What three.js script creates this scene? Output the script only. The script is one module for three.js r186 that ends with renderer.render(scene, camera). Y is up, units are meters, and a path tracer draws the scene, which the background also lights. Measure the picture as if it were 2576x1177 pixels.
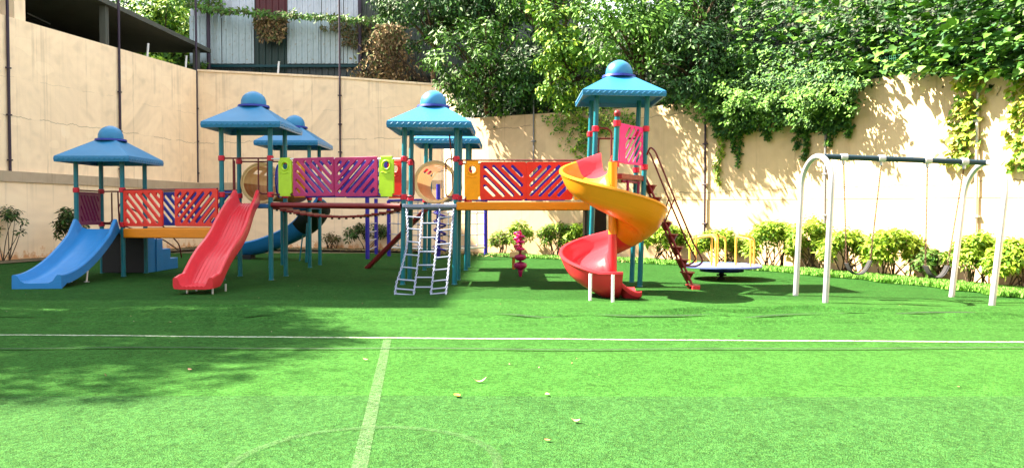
import * as THREE from 'three';
import { mergeGeometries, toCreasedNormals, mergeVertices } from 'three/addons/utils/BufferGeometryUtils.js';
import { ImprovedNoise } from 'three/addons/math/ImprovedNoise.js';
import { RoundedBoxGeometry } from 'three/addons/geometries/RoundedBoxGeometry.js';

// ---------------------------------------------------------------- camera, sky, sun, exposure
const scene = new THREE.Scene();
const FPX = 1900, EYE = 1.6, PITCH = Math.atan(50.5 / FPX);
const camera = new THREE.PerspectiveCamera(2 * Math.atan(588.5 / FPX) * 180 / Math.PI, 1024 / 467, 0.1, 400);
camera.position.set(0, EYE, 0);
camera.rotation.x = -PITCH;
const renderer = new THREE.WebGLRenderer({ antialias: true });
renderer.setSize(1024, 467);
renderer.toneMapping = THREE.LinearToneMapping;
renderer.toneMappingExposure = 9.2;
renderer.shadowMap.enabled = true;

const SUNDIR = new THREE.Vector3(-2.43, 2.7, -0.67).normalize();
const sun = new THREE.DirectionalLight(0xfff1d8, 5);
sun.position.copy(SUNDIR).multiplyScalar(70).add(new THREE.Vector3(0, 0, -18));
sun.target.position.set(0, 0, -18);
sun.castShadow = true;
sun.shadow.mapSize.set(4096, 4096);
Object.assign(sun.shadow.camera, { left: -40, right: 40, top: 40, bottom: -40, near: 1, far: 160 });
scene.add(sun, sun.target);

{ // computed hazy blue sky
  const W = 256, H = 128, d = new Float32Array(W * H * 4), v = new THREE.Vector3();
  for (let j = 0; j < H; j++) for (let i = 0; i < W; i++) {
    const lat = ((j + .5) / H - .5) * Math.PI, lon = ((i + .5) / W - .5) * 2 * Math.PI;
    v.set(Math.cos(lat) * Math.cos(lon), Math.sin(lat), Math.cos(lat) * Math.sin(lon));
    const e = Math.max(0, v.y), h = Math.pow(1 - e, 2.2), g = Math.pow(Math.max(0, v.dot(SUNDIR)), 6) * .35;
    const k = (j * W + i) * 4;
    d[k] = .44 + .16 * h + g; d[k + 1] = .48 + .14 * h + g * .96; d[k + 2] = .54 + .10 * h + g * .86; d[k + 3] = 1;
  }
  const t = new THREE.DataTexture(d, W, H, THREE.RGBAFormat, THREE.FloatType);
  t.mapping = THREE.EquirectangularReflectionMapping; t.magFilter = t.minFilter = THREE.LinearFilter; t.needsUpdate = true;
  scene.background = t; scene.environment = t;
  scene.backgroundIntensity = scene.environmentIntensity = 0.52;
}

// ---------------------------------------------------------------- helpers
let seed = 20251;
const rnd = () => { seed = (seed * 1664525 + 1013904223) >>> 0; return seed / 4294967296; };
const rr = (a, b) => a + (b - a) * rnd();
const gauss = () => (rnd() + rnd() + rnd() + rnd() - 2) * 1.0;
const V = (x, y, z) => new THREE.Vector3(x, y, z);
const noise = new ImprovedNoise();
const fbm = (x, y, z = 0, o = 4) => { let s = 0, a = .5; for (let i = 0; i < o; i++) { s += a * noise.noise(x, y, z + i * 7.3); x *= 2.03; y *= 2.03; a *= .5; } return s; };
const CP = Math.cos(PITCH), SP = Math.sin(PITCH);
// the point seen at (x, y) of the 2576 x 1177 picture, at ground distance d in front of the camera
function at(x, y, d) {
  const a = (x - 1288) / FPX, b = -(y - 588.5) / FPX;
  const ry = b * CP - SP, rz = -(b * SP + CP);
  const s = -d / rz;
  return V(a * s, EYE + ry * s, -d);
}
function onGround(x, y) {
  const b = -(y - 588.5) / FPX, ry = b * CP - SP, rz = -(b * SP + CP);
  return at(x, y, (EYE / -ry) * -rz);
}
const names = {};
function numbered(n) { const k = names[n] = (names[n] ?? -1) + 1; return k ? `${n}_${String(k).padStart(3, '0')}` : n; }
function tag(o, label, category, group, kind) {
  o.userData.label = label;
  if (category) o.userData.category = category;
  if (group) o.userData.group = group;
  if (kind) o.userData.kind = kind;
  return o;
}
function thing(name, label, category, base = V(0, 0, 0), group) {
  const o = new THREE.Group(); o.name = numbered(name); o.position.copy(base); scene.add(o);
  return tag(o, label, category, group);
}
const rootOf = (o) => { while (o.parent && o.parent !== scene) o = o.parent; return o; };
function shade(m) { m.castShadow = true; m.receiveShadow = true; return m; }
// world-space geometry -> a part of its thing
function part(name, geo, mat, parent, label) {
  const m = shade(new THREE.Mesh(geo, mat)), p = rootOf(parent).position;
  geo.translate(-p.x, -p.y, -p.z); m.name = name; parent.add(m);
  if (label) m.userData.label = label;
  return m;
}
// shared geometry -> a part with a place of its own (pos in world)
function place(name, geo, mat, parent, pos, ry = 0, label) {
  const m = shade(new THREE.Mesh(geo, mat)); m.name = name; m.rotation.y = ry;
  m.position.copy(pos).sub(rootOf(parent).position); parent.add(m);
  if (label) m.userData.label = label;
  return m;
}
function solo(name, geo, mat, label, category, group, base) {
  const m = shade(new THREE.Mesh(geo, mat)); m.name = numbered(name);
  if (base) { geo.translate(-base.x, -base.y, -base.z); m.position.copy(base); }
  scene.add(m); return tag(m, label, category, group);
}
function struct(name, geo, mat) { const m = shade(new THREE.Mesh(geo, mat)); m.name = numbered(name); m.userData.kind = 'structure'; scene.add(m); return m; }
function norm(g) {
  g = g.index ? g.toNonIndexed() : g;
  for (const k of Object.keys(g.attributes)) if (!['position', 'normal', 'uv'].includes(k)) g.deleteAttribute(k);
  if (!g.attributes.normal) g.computeVertexNormals();
  if (!g.attributes.uv) g.setAttribute('uv', new THREE.Float32BufferAttribute(new Float32Array(g.attributes.position.count * 2), 2));
  return g;
}
const join = (gs) => mergeGeometries(gs.map(norm));
const UPY = V(0, 1, 0);
function rod(a, b, r0, r1 = r0, seg = 12) {
  const d = b.clone().sub(a), L = d.length(), g = new THREE.CylinderGeometry(r1, r0, L, seg, 1);
  const uv = g.attributes.uv; for (let i = 0; i < uv.count; i++) uv.setXY(i, uv.getX(i) * .35, uv.getY(i) * L);
  g.translate(0, L / 2, 0); g.applyQuaternion(new THREE.Quaternion().setFromUnitVectors(UPY, d.normalize())); g.translate(a.x, a.y, a.z);
  return g;
}
// pipe through points with rounded bends
function pipe(pts, r, bend = .12, seg = 8, closed = false) {
  const out = []; const n = pts.length;
  for (let i = 0; i < n; i++) {
    const p = pts[i];
    if (!closed && (i === 0 || i === n - 1)) { out.push(p.clone()); continue; }
    const a = pts[(i + n - 1) % n].clone().sub(p), b = pts[(i + 1) % n].clone().sub(p);
    const k = Math.min(bend, a.length() * .48, b.length() * .48);
    const A = p.clone().add(a.setLength(k)), B = p.clone().add(b.setLength(k));
    for (let t = 0; t <= 5; t++) { const u = t / 5; out.push(A.clone().multiplyScalar((1 - u) ** 2).add(p.clone().multiplyScalar(2 * u * (1 - u))).add(B.clone().multiplyScalar(u * u))); }
  }
  const path = new THREE.CurvePath();
  for (let i = 0; i < out.length - 1; i++) if (out[i].distanceTo(out[i + 1]) > 1e-5) path.add(new THREE.LineCurve3(out[i], out[i + 1]));
  // sweep with parallel frames
  const P = [path.curves[0].v1, ...path.curves.map((c) => c.v2)];
  return tubeOf(P, r, seg);
}
function tubeOf(P, r, seg = 8) {
  const pos = [], nor = [], uv = [], idx = []; let N = null, L = 0;
  for (let i = 0; i < P.length; i++) {
    const T = P[Math.min(i + 1, P.length - 1)].clone().sub(P[Math.max(i - 1, 0)]).normalize();
    if (!N) { N = Math.abs(T.y) < .9 ? V(0, 1, 0) : V(1, 0, 0); }
    N = N.clone().sub(T.clone().multiplyScalar(N.dot(T))).normalize();
    const B = T.clone().cross(N), R = typeof r === 'function' ? r(i / (P.length - 1)) : r;
    if (i) L += P[i].distanceTo(P[i - 1]);
    for (let k = 0; k <= seg; k++) {
      const a = k / seg * 2 * Math.PI, n = N.clone().multiplyScalar(Math.cos(a)).addScaledVector(B, Math.sin(a));
      pos.push(P[i].x + n.x * R, P[i].y + n.y * R, P[i].z + n.z * R); nor.push(n.x, n.y, n.z); uv.push(k / seg * .3, L);
    }
  }
  for (let i = 0; i < P.length - 1; i++) for (let k = 0; k < seg; k++) { const a = i * (seg + 1) + k, b = a + seg + 1; idx.push(a, a + 1, b, b, a + 1, b + 1); }
  const g = new THREE.BufferGeometry();
  g.setAttribute('position', new THREE.Float32BufferAttribute(pos, 3)); g.setAttribute('normal', new THREE.Float32BufferAttribute(nor, 3)); g.setAttribute('uv', new THREE.Float32BufferAttribute(uv, 2)); g.setIndex(idx);
  return g;
}
function smooth(pts, n = 24) { return new THREE.CatmullRomCurve3(pts, false, 'centripetal').getPoints(n); }
// box between two points: width across, height, its top centre line from a to b
function beam(a, b, w, h, r = .02) {
  const d = b.clone().sub(a), L = d.length(), g = new RoundedBoxGeometry(L, h, w, 3, r);
  g.translate(L / 2, -h / 2, 0);
  const q = new THREE.Quaternion().setFromUnitVectors(V(1, 0, 0), d.normalize()); g.applyQuaternion(q); g.translate(a.x, a.y, a.z); return g;
}
function rbox(w, h, d, x, y, z, ry = 0, r = .012) { const g = new RoundedBoxGeometry(w, h, d, 2, Math.min(r, w / 2.1, h / 2.1, d / 2.1)); if (ry) g.rotateY(ry); g.translate(x, y, z); return g; }
// sweep: frames [{p, r, u}], profile(i) -> closed loop of [across, up]
function sweep(frames, profile, crease = .6, caps = true) {
  const pos = [], uv = [], idx = []; let m = 0, L = 0;
  frames.forEach((f, i) => {
    const pr = profile(i / (frames.length - 1), i); m = pr.length; if (i) L += f.p.distanceTo(frames[i - 1].p);
    pr.forEach(([a, b], k) => { const q = f.p.clone().addScaledVector(f.r, a).addScaledVector(f.u, b); pos.push(q.x, q.y, q.z); uv.push(k / m * 2, L); });
  });
  for (let i = 0; i < frames.length - 1; i++) for (let k = 0; k < m; k++) { const a = i * m + k, b = i * m + (k + 1) % m; idx.push(a, b, a + m, b, b + m, a + m); }
  if (caps) for (const [i, flip] of [[0, 0], [frames.length - 1, 1]]) {
    const loop = profile(i / (frames.length - 1), i).map(([a, b]) => new THREE.Vector2(a, b));
    for (const [a, b, c] of THREE.ShapeUtils.triangulateShape(loop, [])) { const o = i * m; flip ? idx.push(o + a, o + b, o + c) : idx.push(o + a, o + c, o + b); }
  }
  const g = new THREE.BufferGeometry();
  g.setAttribute('position', new THREE.Float32BufferAttribute(pos, 3)); g.setAttribute('uv', new THREE.Float32BufferAttribute(uv, 2)); g.setIndex(idx);
  return toCreasedNormals(g, crease);
}

// ---------------------------------------------------------------- textures and materials
function dataTex(W, H, fn, srgb = true, rx = 1, ry = 1) {
  const d = new Uint8Array(W * H * 4);
  for (let j = 0; j < H; j++) for (let i = 0; i < W; i++) { const c = fn(i / W, j / H, i, j), k = (j * W + i) * 4; d[k] = Math.max(0, Math.min(255, c[0] * 255)); d[k + 1] = Math.max(0, Math.min(255, c[1] * 255)); d[k + 2] = Math.max(0, Math.min(255, c[2] * 255)); d[k + 3] = 255; }
  const t = new THREE.DataTexture(d, W, H); t.wrapS = t.wrapT = THREE.RepeatWrapping; t.magFilter = THREE.LinearFilter; t.minFilter = THREE.LinearMipmapLinearFilter; t.generateMipmaps = true;
  if (srgb) t.colorSpace = THREE.SRGBColorSpace; t.repeat.set(rx, ry); t.needsUpdate = true; return t;
}
// tileable noise from a torus
const tn = (u, v, f, s = 0) => { const a = u * 2 * Math.PI, b = v * 2 * Math.PI, q = f / 6.283; return noise.noise(Math.cos(a) * q + s, Math.sin(a) * q + Math.cos(b) * q * .93, Math.sin(b) * q * 1.07 + s * 1.7); };
const vgrid = {};
function vn(u, v, f, fv = f, s = 0) { // tileable lattice noise, 0..1
  const g = vgrid[`${f},${fv},${s}`] ??= (() => { const a = new Float32Array(f * fv); for (let i = 0; i < a.length; i++) a[i] = rnd(); return a; })();
  const x = u * f, y = v * fv, i = Math.floor(x), j = Math.floor(y), a = x - i, b = y - j, p = (m, n) => g[((n % fv + fv) % fv) * f + (m % f + f) % f];
  const A = a * a * (3 - 2 * a), B = b * b * (3 - 2 * b); return (p(i, j) * (1 - A) + p(i + 1, j) * A) * (1 - B) + (p(i, j + 1) * (1 - A) + p(i + 1, j + 1) * A) * B;
}
const wornTex = dataTex(256, 256, (u, v) => { const n = .95 + .05 * tn(u, v, 9, 3) + .03 * tn(u, v, 40, 9) + .03 * (rnd() - .5); return [n, n, n]; });
const roughTex = dataTex(256, 256, (u, v) => { const n = .85 + .12 * tn(u, v, 14, 5) + .06 * (rnd() - .5); return [n, n, n]; }, false);
function plastic(hex, rough = .42, extra = {}) { return new THREE.MeshPhysicalMaterial({ color: hex, roughness: rough, roughnessMap: roughTex, map: wornTex, side: THREE.DoubleSide, specularIntensity: .55, ...extra }); }
// scuffs run along the slide bed, with dirt blotches and faded patches
const scuffTex = dataTex(512, 512, (u, v) => { const st = vn(u, v, 128, 6, 1), st2 = vn(u, v, 256, 10, 2), bl = vn(u, v, 7, 5, 3), sp = vn(u, v, 90, 70, 4); let n = .95 + .05 * (bl - .5) - .10 * Math.max(0, st2 - .72) + .03 * (rnd() - .5) - .12 * Math.max(0, sp - .9), w = .22 * Math.max(0, st - .74); return [n + w, n + w * .9, n + w * .9]; });
function scuffed(hex, rough) { const m = plastic(hex, rough); m.map = scuffTex; return m; }
const M = {
  blue: scuffed(0x2676b6, .45), roofBlue: plastic(0x206c98, .5), domeBlue: plastic(0x2a74a0, .45), navy: plastic(0x1c2c86, .5), indigo: plastic(0x2a2590, .45),
  teal: plastic(0x0f6674, .38), red: scuffed(0xc4303a, .36), panelRed: plastic(0xcf2d1f, .45), collar: plastic(0xb81c34, .4), maroon: plastic(0x6e1a1f, .5),
  magenta: plastic(0x9a165a, .45), plum: plastic(0x6d1748, .5), pink: plastic(0xd8237f, .45), lime: plastic(0x9cc31a, .45), orange: plastic(0xe5930f, .45), bridgeOrange: plastic(0xcf7d10, .5),
  yellow: scuffed(0xd0851a, .35), cream: plastic(0xe6c98e, .45, { transmission: .3, thickness: 0 }), brownOrange: plastic(0x9c5a22, .5), black: plastic(0x15161a, .6), steel: new THREE.MeshStandardMaterial({ color: 0xc4c6ca, roughness: .4, metalness: .75, roughnessMap: roughTex }),
  chain: new THREE.MeshStandardMaterial({ color: 0x8790a8, roughness: .45, metalness: .35 }), whitePaint: new THREE.MeshStandardMaterial({ color: 0xd9d9dc, roughness: .4, map: wornTex }),
  railMaroon: plastic(0x5a1c20, .4), deckBlue: plastic(0x2a5f94, .55), deckGrey: plastic(0x7d86a0, .6), rust: new THREE.MeshStandardMaterial({ color: 0x4a2a1c, roughness: .7 }),
  yellowRail: plastic(0xeeb64a, .35), rubber: new THREE.MeshStandardMaterial({ color: 0x1c1c1f, roughness: .8 }), galv: new THREE.MeshStandardMaterial({ color: 0xb4b5bd, roughness: .38, metalness: .3, map: wornTex }),
  disc: plastic(0x5f6db0, .35), darkTeal: plastic(0x0c3f45, .45), slate: plastic(0x20343f, .45),
};
const wallTex = dataTex(1024, 1024, (u, v) => {
  let n = 1 + .04 * tn(u, v, 10, 2) + .03 * tn(u, v, 34, 4) + .05 * (rnd() - .5);
  const pat = Math.max(0, tn(u, v, 16, 21) - .3) * .3; n -= pat * .5;                       // damp patches
  const cl = (c, w) => Math.max(0, 1 - Math.abs(v - c - .012 * tn(u, .3, 14, c * 40) - .004 * tn(u, .7, 90, c * 9)) / w) * (tn(u, .5, 8, c * 90) > -.2 ? 1 : .2);
  n -= .38 * cl(.31, .0026) + .34 * cl(.66, .0024) + .16 * cl(.84, .0016);                                          // hairline cracks
  for (const [c, a] of [[.13, .1], [.47, .13], [.71, .08], [.88, .1]]) n -= a * Math.max(0, 1 - Math.abs(u - c - .003 * tn(.2, v, 30, c * 30)) / .006) * (.5 + tn(.4, v, 12, c * 50));
  const dr = Math.max(0, vn(u, v, 120, 3, 11) - .74) * (vn(u, v, 9, 4, 12) > .5 ? 1 : .25) + .5 * Math.max(0, vn(u, v, 300, 5, 13) - .84); n -= .30 * dr;          // rain streaks
  const rp = vn(u, v, 14, 11, 14) > .80 ? .035 : 0; n += rp;                                 // patched paint
  return [n * .98, n * .965, n * .94];
}, true, 1 / 7.5, 1 / 7.5);
// soil splashed up the foot of the shaded walls: grainy reddish specks and blots
const splashTex = dataTex(1024, 512, (u, v) => { const h = v * 2.7, q = vn(u, v, 40, 14, 21) * .55 + vn(u, v, 160, 60, 22) * .3 + rnd() * .3, hit = q > .42 + h * 1.15; let n = 1 + .04 * tn(u, v, 12, 5) + .04 * (rnd() - .5) - .3 * Math.max(0, vn(u, v, 120, 2, 23) - .76); return hit ? [n * .86, n * .70, n * .56] : [n * .98, n * .965, n * .94]; }, true, 1 / 7.5, 1 / 2.7);
const wallBump = dataTex(512, 512, (u, v) => { const n = .5 + .25 * tn(u, v, 60, 3) + .25 * (rnd() - .5); return [n, n, n]; }, false, .5, .5);
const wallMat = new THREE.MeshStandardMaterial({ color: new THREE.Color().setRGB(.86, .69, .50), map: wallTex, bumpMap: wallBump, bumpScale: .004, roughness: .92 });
const wallMatShadeTan = new THREE.MeshStandardMaterial({ color: new THREE.Color().setRGB(.60, .43, .27), map: wallTex, bumpMap: wallBump, bumpScale: .004, roughness: .92 });  // right wall: base colour darkened to put its tan shade tone in
const wallBaseMat = new THREE.MeshStandardMaterial({ color: new THREE.Color().setRGB(.86, .69, .50), map: splashTex, bumpMap: wallBump, bumpScale: .004, roughness: .92 });
const ledgeMat = new THREE.MeshStandardMaterial({ color: new THREE.Color().setRGB(.42, .34, .25), map: wallTex, bumpMap: wallBump, bumpScale: .006, roughness: .95 });

// ---------------------------------------------------------------- ground and turf
const soilTex = dataTex(512, 512, (u, v) => { const n = .8 + .35 * tn(u, v, 14, 7) + .3 * tn(u, v, 60, 8) + .3 * (rnd() - .5); return [n, n * .97, n * .9]; }, true, .5, .5);
const soilMat = new THREE.MeshStandardMaterial({ color: new THREE.Color().setRGB(.16, .13, .07), map: soilTex, bumpMap: soilTex, bumpScale: .03, roughness: 1 });
{ const g = new THREE.PlaneGeometry(400, 400); g.rotateX(-Math.PI / 2); const uv = g.attributes.uv; for (let i = 0; i < uv.count; i++) uv.setXY(i, uv.getX(i) * 400, uv.getY(i) * 400); g.translate(0, -.03, -60); struct('ground', g, soilMat); }
const turfTex = dataTex(1024, 1024, (u, v) => {
  const n = .80 + .30 * (vn(u, v, 380, 380, 1) - .5) + .22 * (vn(u, v, 190, 190, 2) - .5) + .16 * (vn(u, v, 60, 60, 3) - .5) + .08 * (vn(u, v, 9, 9, 4) - .5) + .16 * (rnd() - .5);
  const y = .10 * (vn(u, v, 200, 200, 5) - .5); return [n * (.97 + y), n, n * (.95 - y)];
}, true, 1 / 2.3, 1 / 2.3);
const turfBump = dataTex(512, 512, (u, v) => { const n = .5 + .5 * (vn(u, v, 170, 170, 6) - .5) + .4 * (rnd() - .5); return [n, n, n]; }, false, 1 / 1.1, 1 / 1.1);
const turfMat = (r, g, b) => new THREE.MeshPhysicalMaterial({ specularIntensity: .08, color: new THREE.Color().setRGB(r, g, b), map: turfTex, bumpMap: turfBump, bumpScale: .022, roughness: .95 });
const seamZ = [(x) => -6.54 + .02 * Math.sin(x * .7), (x) => -8.78 + .05 * Math.sin(x * .6 + 1) + .03 * Math.sin(x * 1.9), (x) => -11.55 + .22 * Math.sin(x * .55 + .4) * Math.min(1, Math.max(0, (x + 1) / 4)) + .05 * Math.sin(x * 1.3)];
const FOLDS = [[-1.2, .4, 13.7, .03, 0], [.3, 2.4, 11.5, .035, 1], [1.6, 4.6, 11.95, .06, 2], [2.2, 6.8, 12.2, .045, 3.2], [4.5, 8.5, 11.6, .035, 4], [-3.5, .2, 11.3, .022, 5], [.8, 7, 10.75, .022, 2.6], [-2, 3.5, 10.5, .018, .7], [2.5, 8, 10.35, .016, 3.9], [-7, -3.2, 12.75, .03, 1.4]];
function lift(x, z) { // loose carpet: low wrinkles near the third seam, gentle unevenness elsewhere
  const d3 = z - seamZ[2](x), near = Math.exp(-((d3 + .1) ** 2) / 1.1);
  const amp = .012 + .04 * Math.max(0, fbm(x * .35 + 3, 2.2, 0, 2) + .1 + .05 * Math.max(0, Math.min(3, x)));
  const w = Math.sin((z + .25 * Math.sin(x * .8) + .35 * fbm(x * .5, z * .6, 4, 2)) * 15);
  let f = 0;
  for (const [xa, xb, d, h, ph] of FOLDS) { const u = (x - xa) / (xb - xa); if (u <= 0 || u >= 1) continue; const q = z + d + .10 * Math.sin(x * 1.1 + ph) + .04 * Math.sin(x * 2.9 + ph * 2); f += 1.7 * h * Math.sin(Math.PI * u) * (q > 0 ? Math.exp(-q / .05) : Math.exp(q / .25)); }
  return f + near * amp * (.6 + w) + .012 * fbm(x * .5, z * 1.4, 9, 3);
}
function strip(zNear, zFar, nx, nz, x0, x1, mat, edge) {
  const pos = [], uv = [], idx = [];
  for (let j = 0; j <= nz; j++) for (let i = 0; i <= nx; i++) {
    const x = x0 + (x1 - x0) * i / nx, t = j / nz, z = zNear(x) + (zFar(x) - zNear(x)) * t;
    let y = lift(x, z) + .012;
    if (edge) y += edge(x, z - zNear(x));
    pos.push(x, y, z); uv.push(x, -z);
  }
  for (let j = 0; j < nz; j++) for (let i = 0; i < nx; i++) { const a = j * (nx + 1) + i, b = a + nx + 1; idx.push(a, a + 1, b, b, a + 1, b + 1); }
  const g = new THREE.BufferGeometry(); g.setAttribute('position', new THREE.Float32BufferAttribute(pos, 3)); g.setAttribute('uv', new THREE.Float32BufferAttribute(uv, 2)); g.setIndex(idx); g.computeVertexNormals();
  return struct('turf', g, mat);
}
const curl = (a, f, s) => (x, d) => Math.min(1, Math.max(0, (x + .5) / 2)) * Math.max(0, a * (fbm(x * f, s, 0, 3) + .22)) * Math.exp(-Math.abs(d) / .13);
strip(() => 6, (x) => seamZ[0](x) + .002, 60, 60, -24, 16, turfMat(.052, .148, .040));
strip((x) => seamZ[0](x) - .002, (x) => seamZ[1](x) + .012, 220, 40, -24, 16, turfMat(.054, .170, .034));
strip((x) => seamZ[1](x) - .012, (x) => seamZ[2](x) + .012, 240, 200, -24, 16, turfMat(.047, .152, .031));
strip((x) => seamZ[2](x) - .012, (x) => -13.9, 240, 110, -24, 16, turfMat(.045, .148, .030));
strip(() => -13.9, () => -30.5, 160, 110, -24, 16, turfMat(.031, .110, .023));
// worn white court markings
const wornAlpha = dataTex(512, 512, (u, v) => { const n = .55 + .5 * tn(u, v, 40, 2) + .5 * tn(u, v, 120, 3) + .5 * (rnd() - .5); const k = n > .5 ? 1 : n * 1.2; return [k, k, k]; }, false, .6, .6);
const markMat = (alpha, op, c = [.92, .95, .82]) => new THREE.MeshStandardMaterial({ color: new THREE.Color().setRGB(...c), roughness: .95, map: turfTex, transparent: true, opacity: op, alphaMap: alpha, bumpMap: turfBump, bumpScale: .02 });
function ribbon(f, w, n, y = .006) {
  const pos = [], uv = [], idx = []; let L = 0, q = null;
  for (let i = 0; i <= n; i++) { const p = f(i / n), p2 = f(i / n + .001), d = p2.clone().sub(p).normalize(), s = V(-d.z, 0, d.x).multiplyScalar(w / 2); if (q) L += p.distanceTo(q); q = p;
    for (const k of [-1, 1]) { const x = p.x + s.x * k, z = p.z + s.z * k; pos.push(x, lift(x, z) + .012 + y, z); uv.push(k * w / 2, L); } }
  for (let i = 0; i < n; i++) { const a = i * 2; idx.push(a, a + 1, a + 2, a + 1, a + 3, a + 2); }
  const g = new THREE.BufferGeometry(); g.setAttribute('position', new THREE.Float32BufferAttribute(pos, 3)); g.setAttribute('uv', new THREE.Float32BufferAttribute(uv, 2)); g.setIndex(idx); g.computeVertexNormals(); return g;
}
const tapeMat = new THREE.MeshStandardMaterial({ color: new THREE.Color().setRGB(.004, .012, .005), roughness: .95 });
tag(struct('turf_seam', ribbon((t) => { const x = -24 + 40 * t; return V(x, 0, seamZ[1](x)); }, .036, 400, .02), tapeMat), 'dark glued seam running straight across the turf nearer than the white line');
tag(struct('turf_seam', ribbon((t) => { const x = -1.6 + 9 * t; return V(x, 0, seamZ[2](x)); }, .024, 500, .022), tapeMat), 'dark wavy seam across the turf beyond the white line');
const lineA = onGround(-700, 840.5), lineB = onGround(3200, 869);
tag(struct('court_line', ribbon((t) => lineA.clone().lerp(lineB, t), .075, 200), markMat(wornAlpha, .68)), 'straight white line painted across the whole green turf');
const dA = onGround(974, 857), dB = onGround(902, 1190);
tag(struct('court_line', ribbon((t) => dA.clone().lerp(dB, t), .10, 80), markMat(wornAlpha, .46, [.18, .32, .14])), 'faded worn white line running towards the viewer');
tag(struct('court_line', ribbon((t) => V(-.93 + .84 * Math.cos(t * 2 * Math.PI), 0, -4.72 + .84 * Math.sin(t * 2 * Math.PI)), .07, 120, .009), markMat(wornAlpha, .33, [.10, .22, .07])), 'faded worn white circle at the bottom of the picture');

// ---------------------------------------------------------------- retaining walls
function slab(a, b, ya0, ya1, yb0, yb1, front, back, s0 = 0) { // a, b plan points left to right; front / back offsets along the wall's normal
  const d = b.clone().sub(a), L = d.length(), n = V(-d.z, 0, d.x).normalize();
  const c = (p, y, o) => [p.x + n.x * o, y, p.z + n.z * o];
  const F = [c(a, ya0, front), c(b, yb0, front), c(b, yb1, front), c(a, ya1, front)], K = [c(a, ya0, back), c(b, yb0, back), c(b, yb1, back), c(a, ya1, back)];
  const q = [], uv = [], S = s0 + L;
  const quad = (A, B, C, D, u) => { q.push(...A, ...B, ...C, ...A, ...C, ...D); uv.push(...u[0], ...u[1], ...u[2], ...u[0], ...u[2], ...u[3]); };
  quad(F[0], F[1], F[2], F[3], [[s0, ya0], [S, yb0], [S, yb1], [s0, ya1]]); quad(K[1], K[0], K[3], K[2], [[S, yb0], [s0, ya0], [s0, ya1], [S, yb1]]);
  const t = Math.abs(front - back); quad(F[3], F[2], K[2], K[3], [[s0, 0], [S, 0], [S, t], [s0, t]]); quad(F[1], F[0], K[0], K[1], [[S, 0], [s0, 0], [s0, t], [S, t]]);
  quad(F[0], F[3], K[3], K[0], [[0, ya0], [0, ya1], [t, ya1], [t, ya0]]); quad(F[2], F[1], K[1], K[2], [[0, yb1], [0, yb0], [t, yb0], [t, yb1]]);
  const g = new THREE.BufferGeometry(); g.setAttribute('position', new THREE.Float32BufferAttribute(q, 3)); g.setAttribute('uv', new THREE.Float32BufferAttribute(uv, 2)); g.computeVertexNormals(); return g;
}
const WA = V(-20.0, 0, -13.7), WM = V(-17.3, 0, -25.5), WB = V(-14.95, 0, -36), WC = at(1112, 600, 32.9).setY(0);
const RW = [[1150, 31.4, 5.5], [1230, 30.2, 5.46], [1640, 26.3, 5.33], [2000, 22.3, 5.22], [2300, 18.9, 5.12], [2576, 16.2, 4.74], [2760, 14.6, 4.65]].map(([x, d, h]) => { const p = at(x, 600, d).setY(0); p.h = h; return p; });
{ const e = RW[6].clone().add(RW[6].clone().sub(RW[5]).setLength(7)); e.h = 4.5; RW.push(e); }
const leftWall = thing('retaining_wall', 'tall cream plastered retaining wall with a ledge at the left', 'wall', WA.clone().lerp(WB, .5));
part('wall_face', join([slab(WA, WM, 2.98, 8.35, 2.98, 8.33, 0, -.4), slab(WM, WB, 2.98, 8.33, 2.98, 8.38, 0, -.4, 12.1)]), wallMat, leftWall);
part('ledge', join([slab(WA, WM, 2.70, 3.06, 2.70, 3.06, .17, .001), slab(WM, WB, 2.70, 3.06, 2.70, 3.06, .17, .001, 12.1)]), ledgeMat, leftWall, 'grey weathered ledge');
part('wall_base', join([slab(WA, WM, -.3, 2.70, -.3, 2.70, .12, -.4, 3), slab(WM, WB, -.3, 2.70, -.3, 2.70, .12, -.4, 15.1)]), wallBaseMat, leftWall);
const backWall = thing('retaining_wall', 'cream plastered back wall below the corrugated metal shed', 'wall', WB.clone().lerp(WC, .5));
const WC0 = WB.clone().lerp(WC, .62), topAt = (t) => 8.38 + (7.2 - 8.38) * t;
part('wall_face', join([slab(WB, WC0, 2.98, 8.36, 2.98, topAt(.6), 0, -.4, 5), slab(WC0, WC, 2.98, topAt(.6), 2.98, 7.14, 0, -.4, 12.3)]), wallMat, backWall);
part('ledge', slab(WB, WC, 2.70, 3.06, 2.70, 3.06, .17, .001), ledgeMat, backWall, 'grey weathered ledge');
part('wall_base', slab(WB, WC, -.3, 2.70, -.3, 2.70, .12, -.4, 8), wallBaseMat, backWall);
part('coping', join([slab(WB, WC0, 8.361, 8.45, topAt(.6) + .001, topAt(.6) + .09, .05, -.42), slab(WC0, WC, topAt(.6) + .001, topAt(.6) + .09, 7.141, 7.23, .05, -.42)]), wallMat, backWall);
part('end_face', slab(WC, RW[0], -.3, 7.1, -.3, 5.5, -.003, -.4, 2), wallMat, backWall);
const rightWall = thing('retaining_wall', 'long cream plastered retaining wall, sunlit and dappled with shade at the right', 'wall', RW[3].clone());
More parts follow.
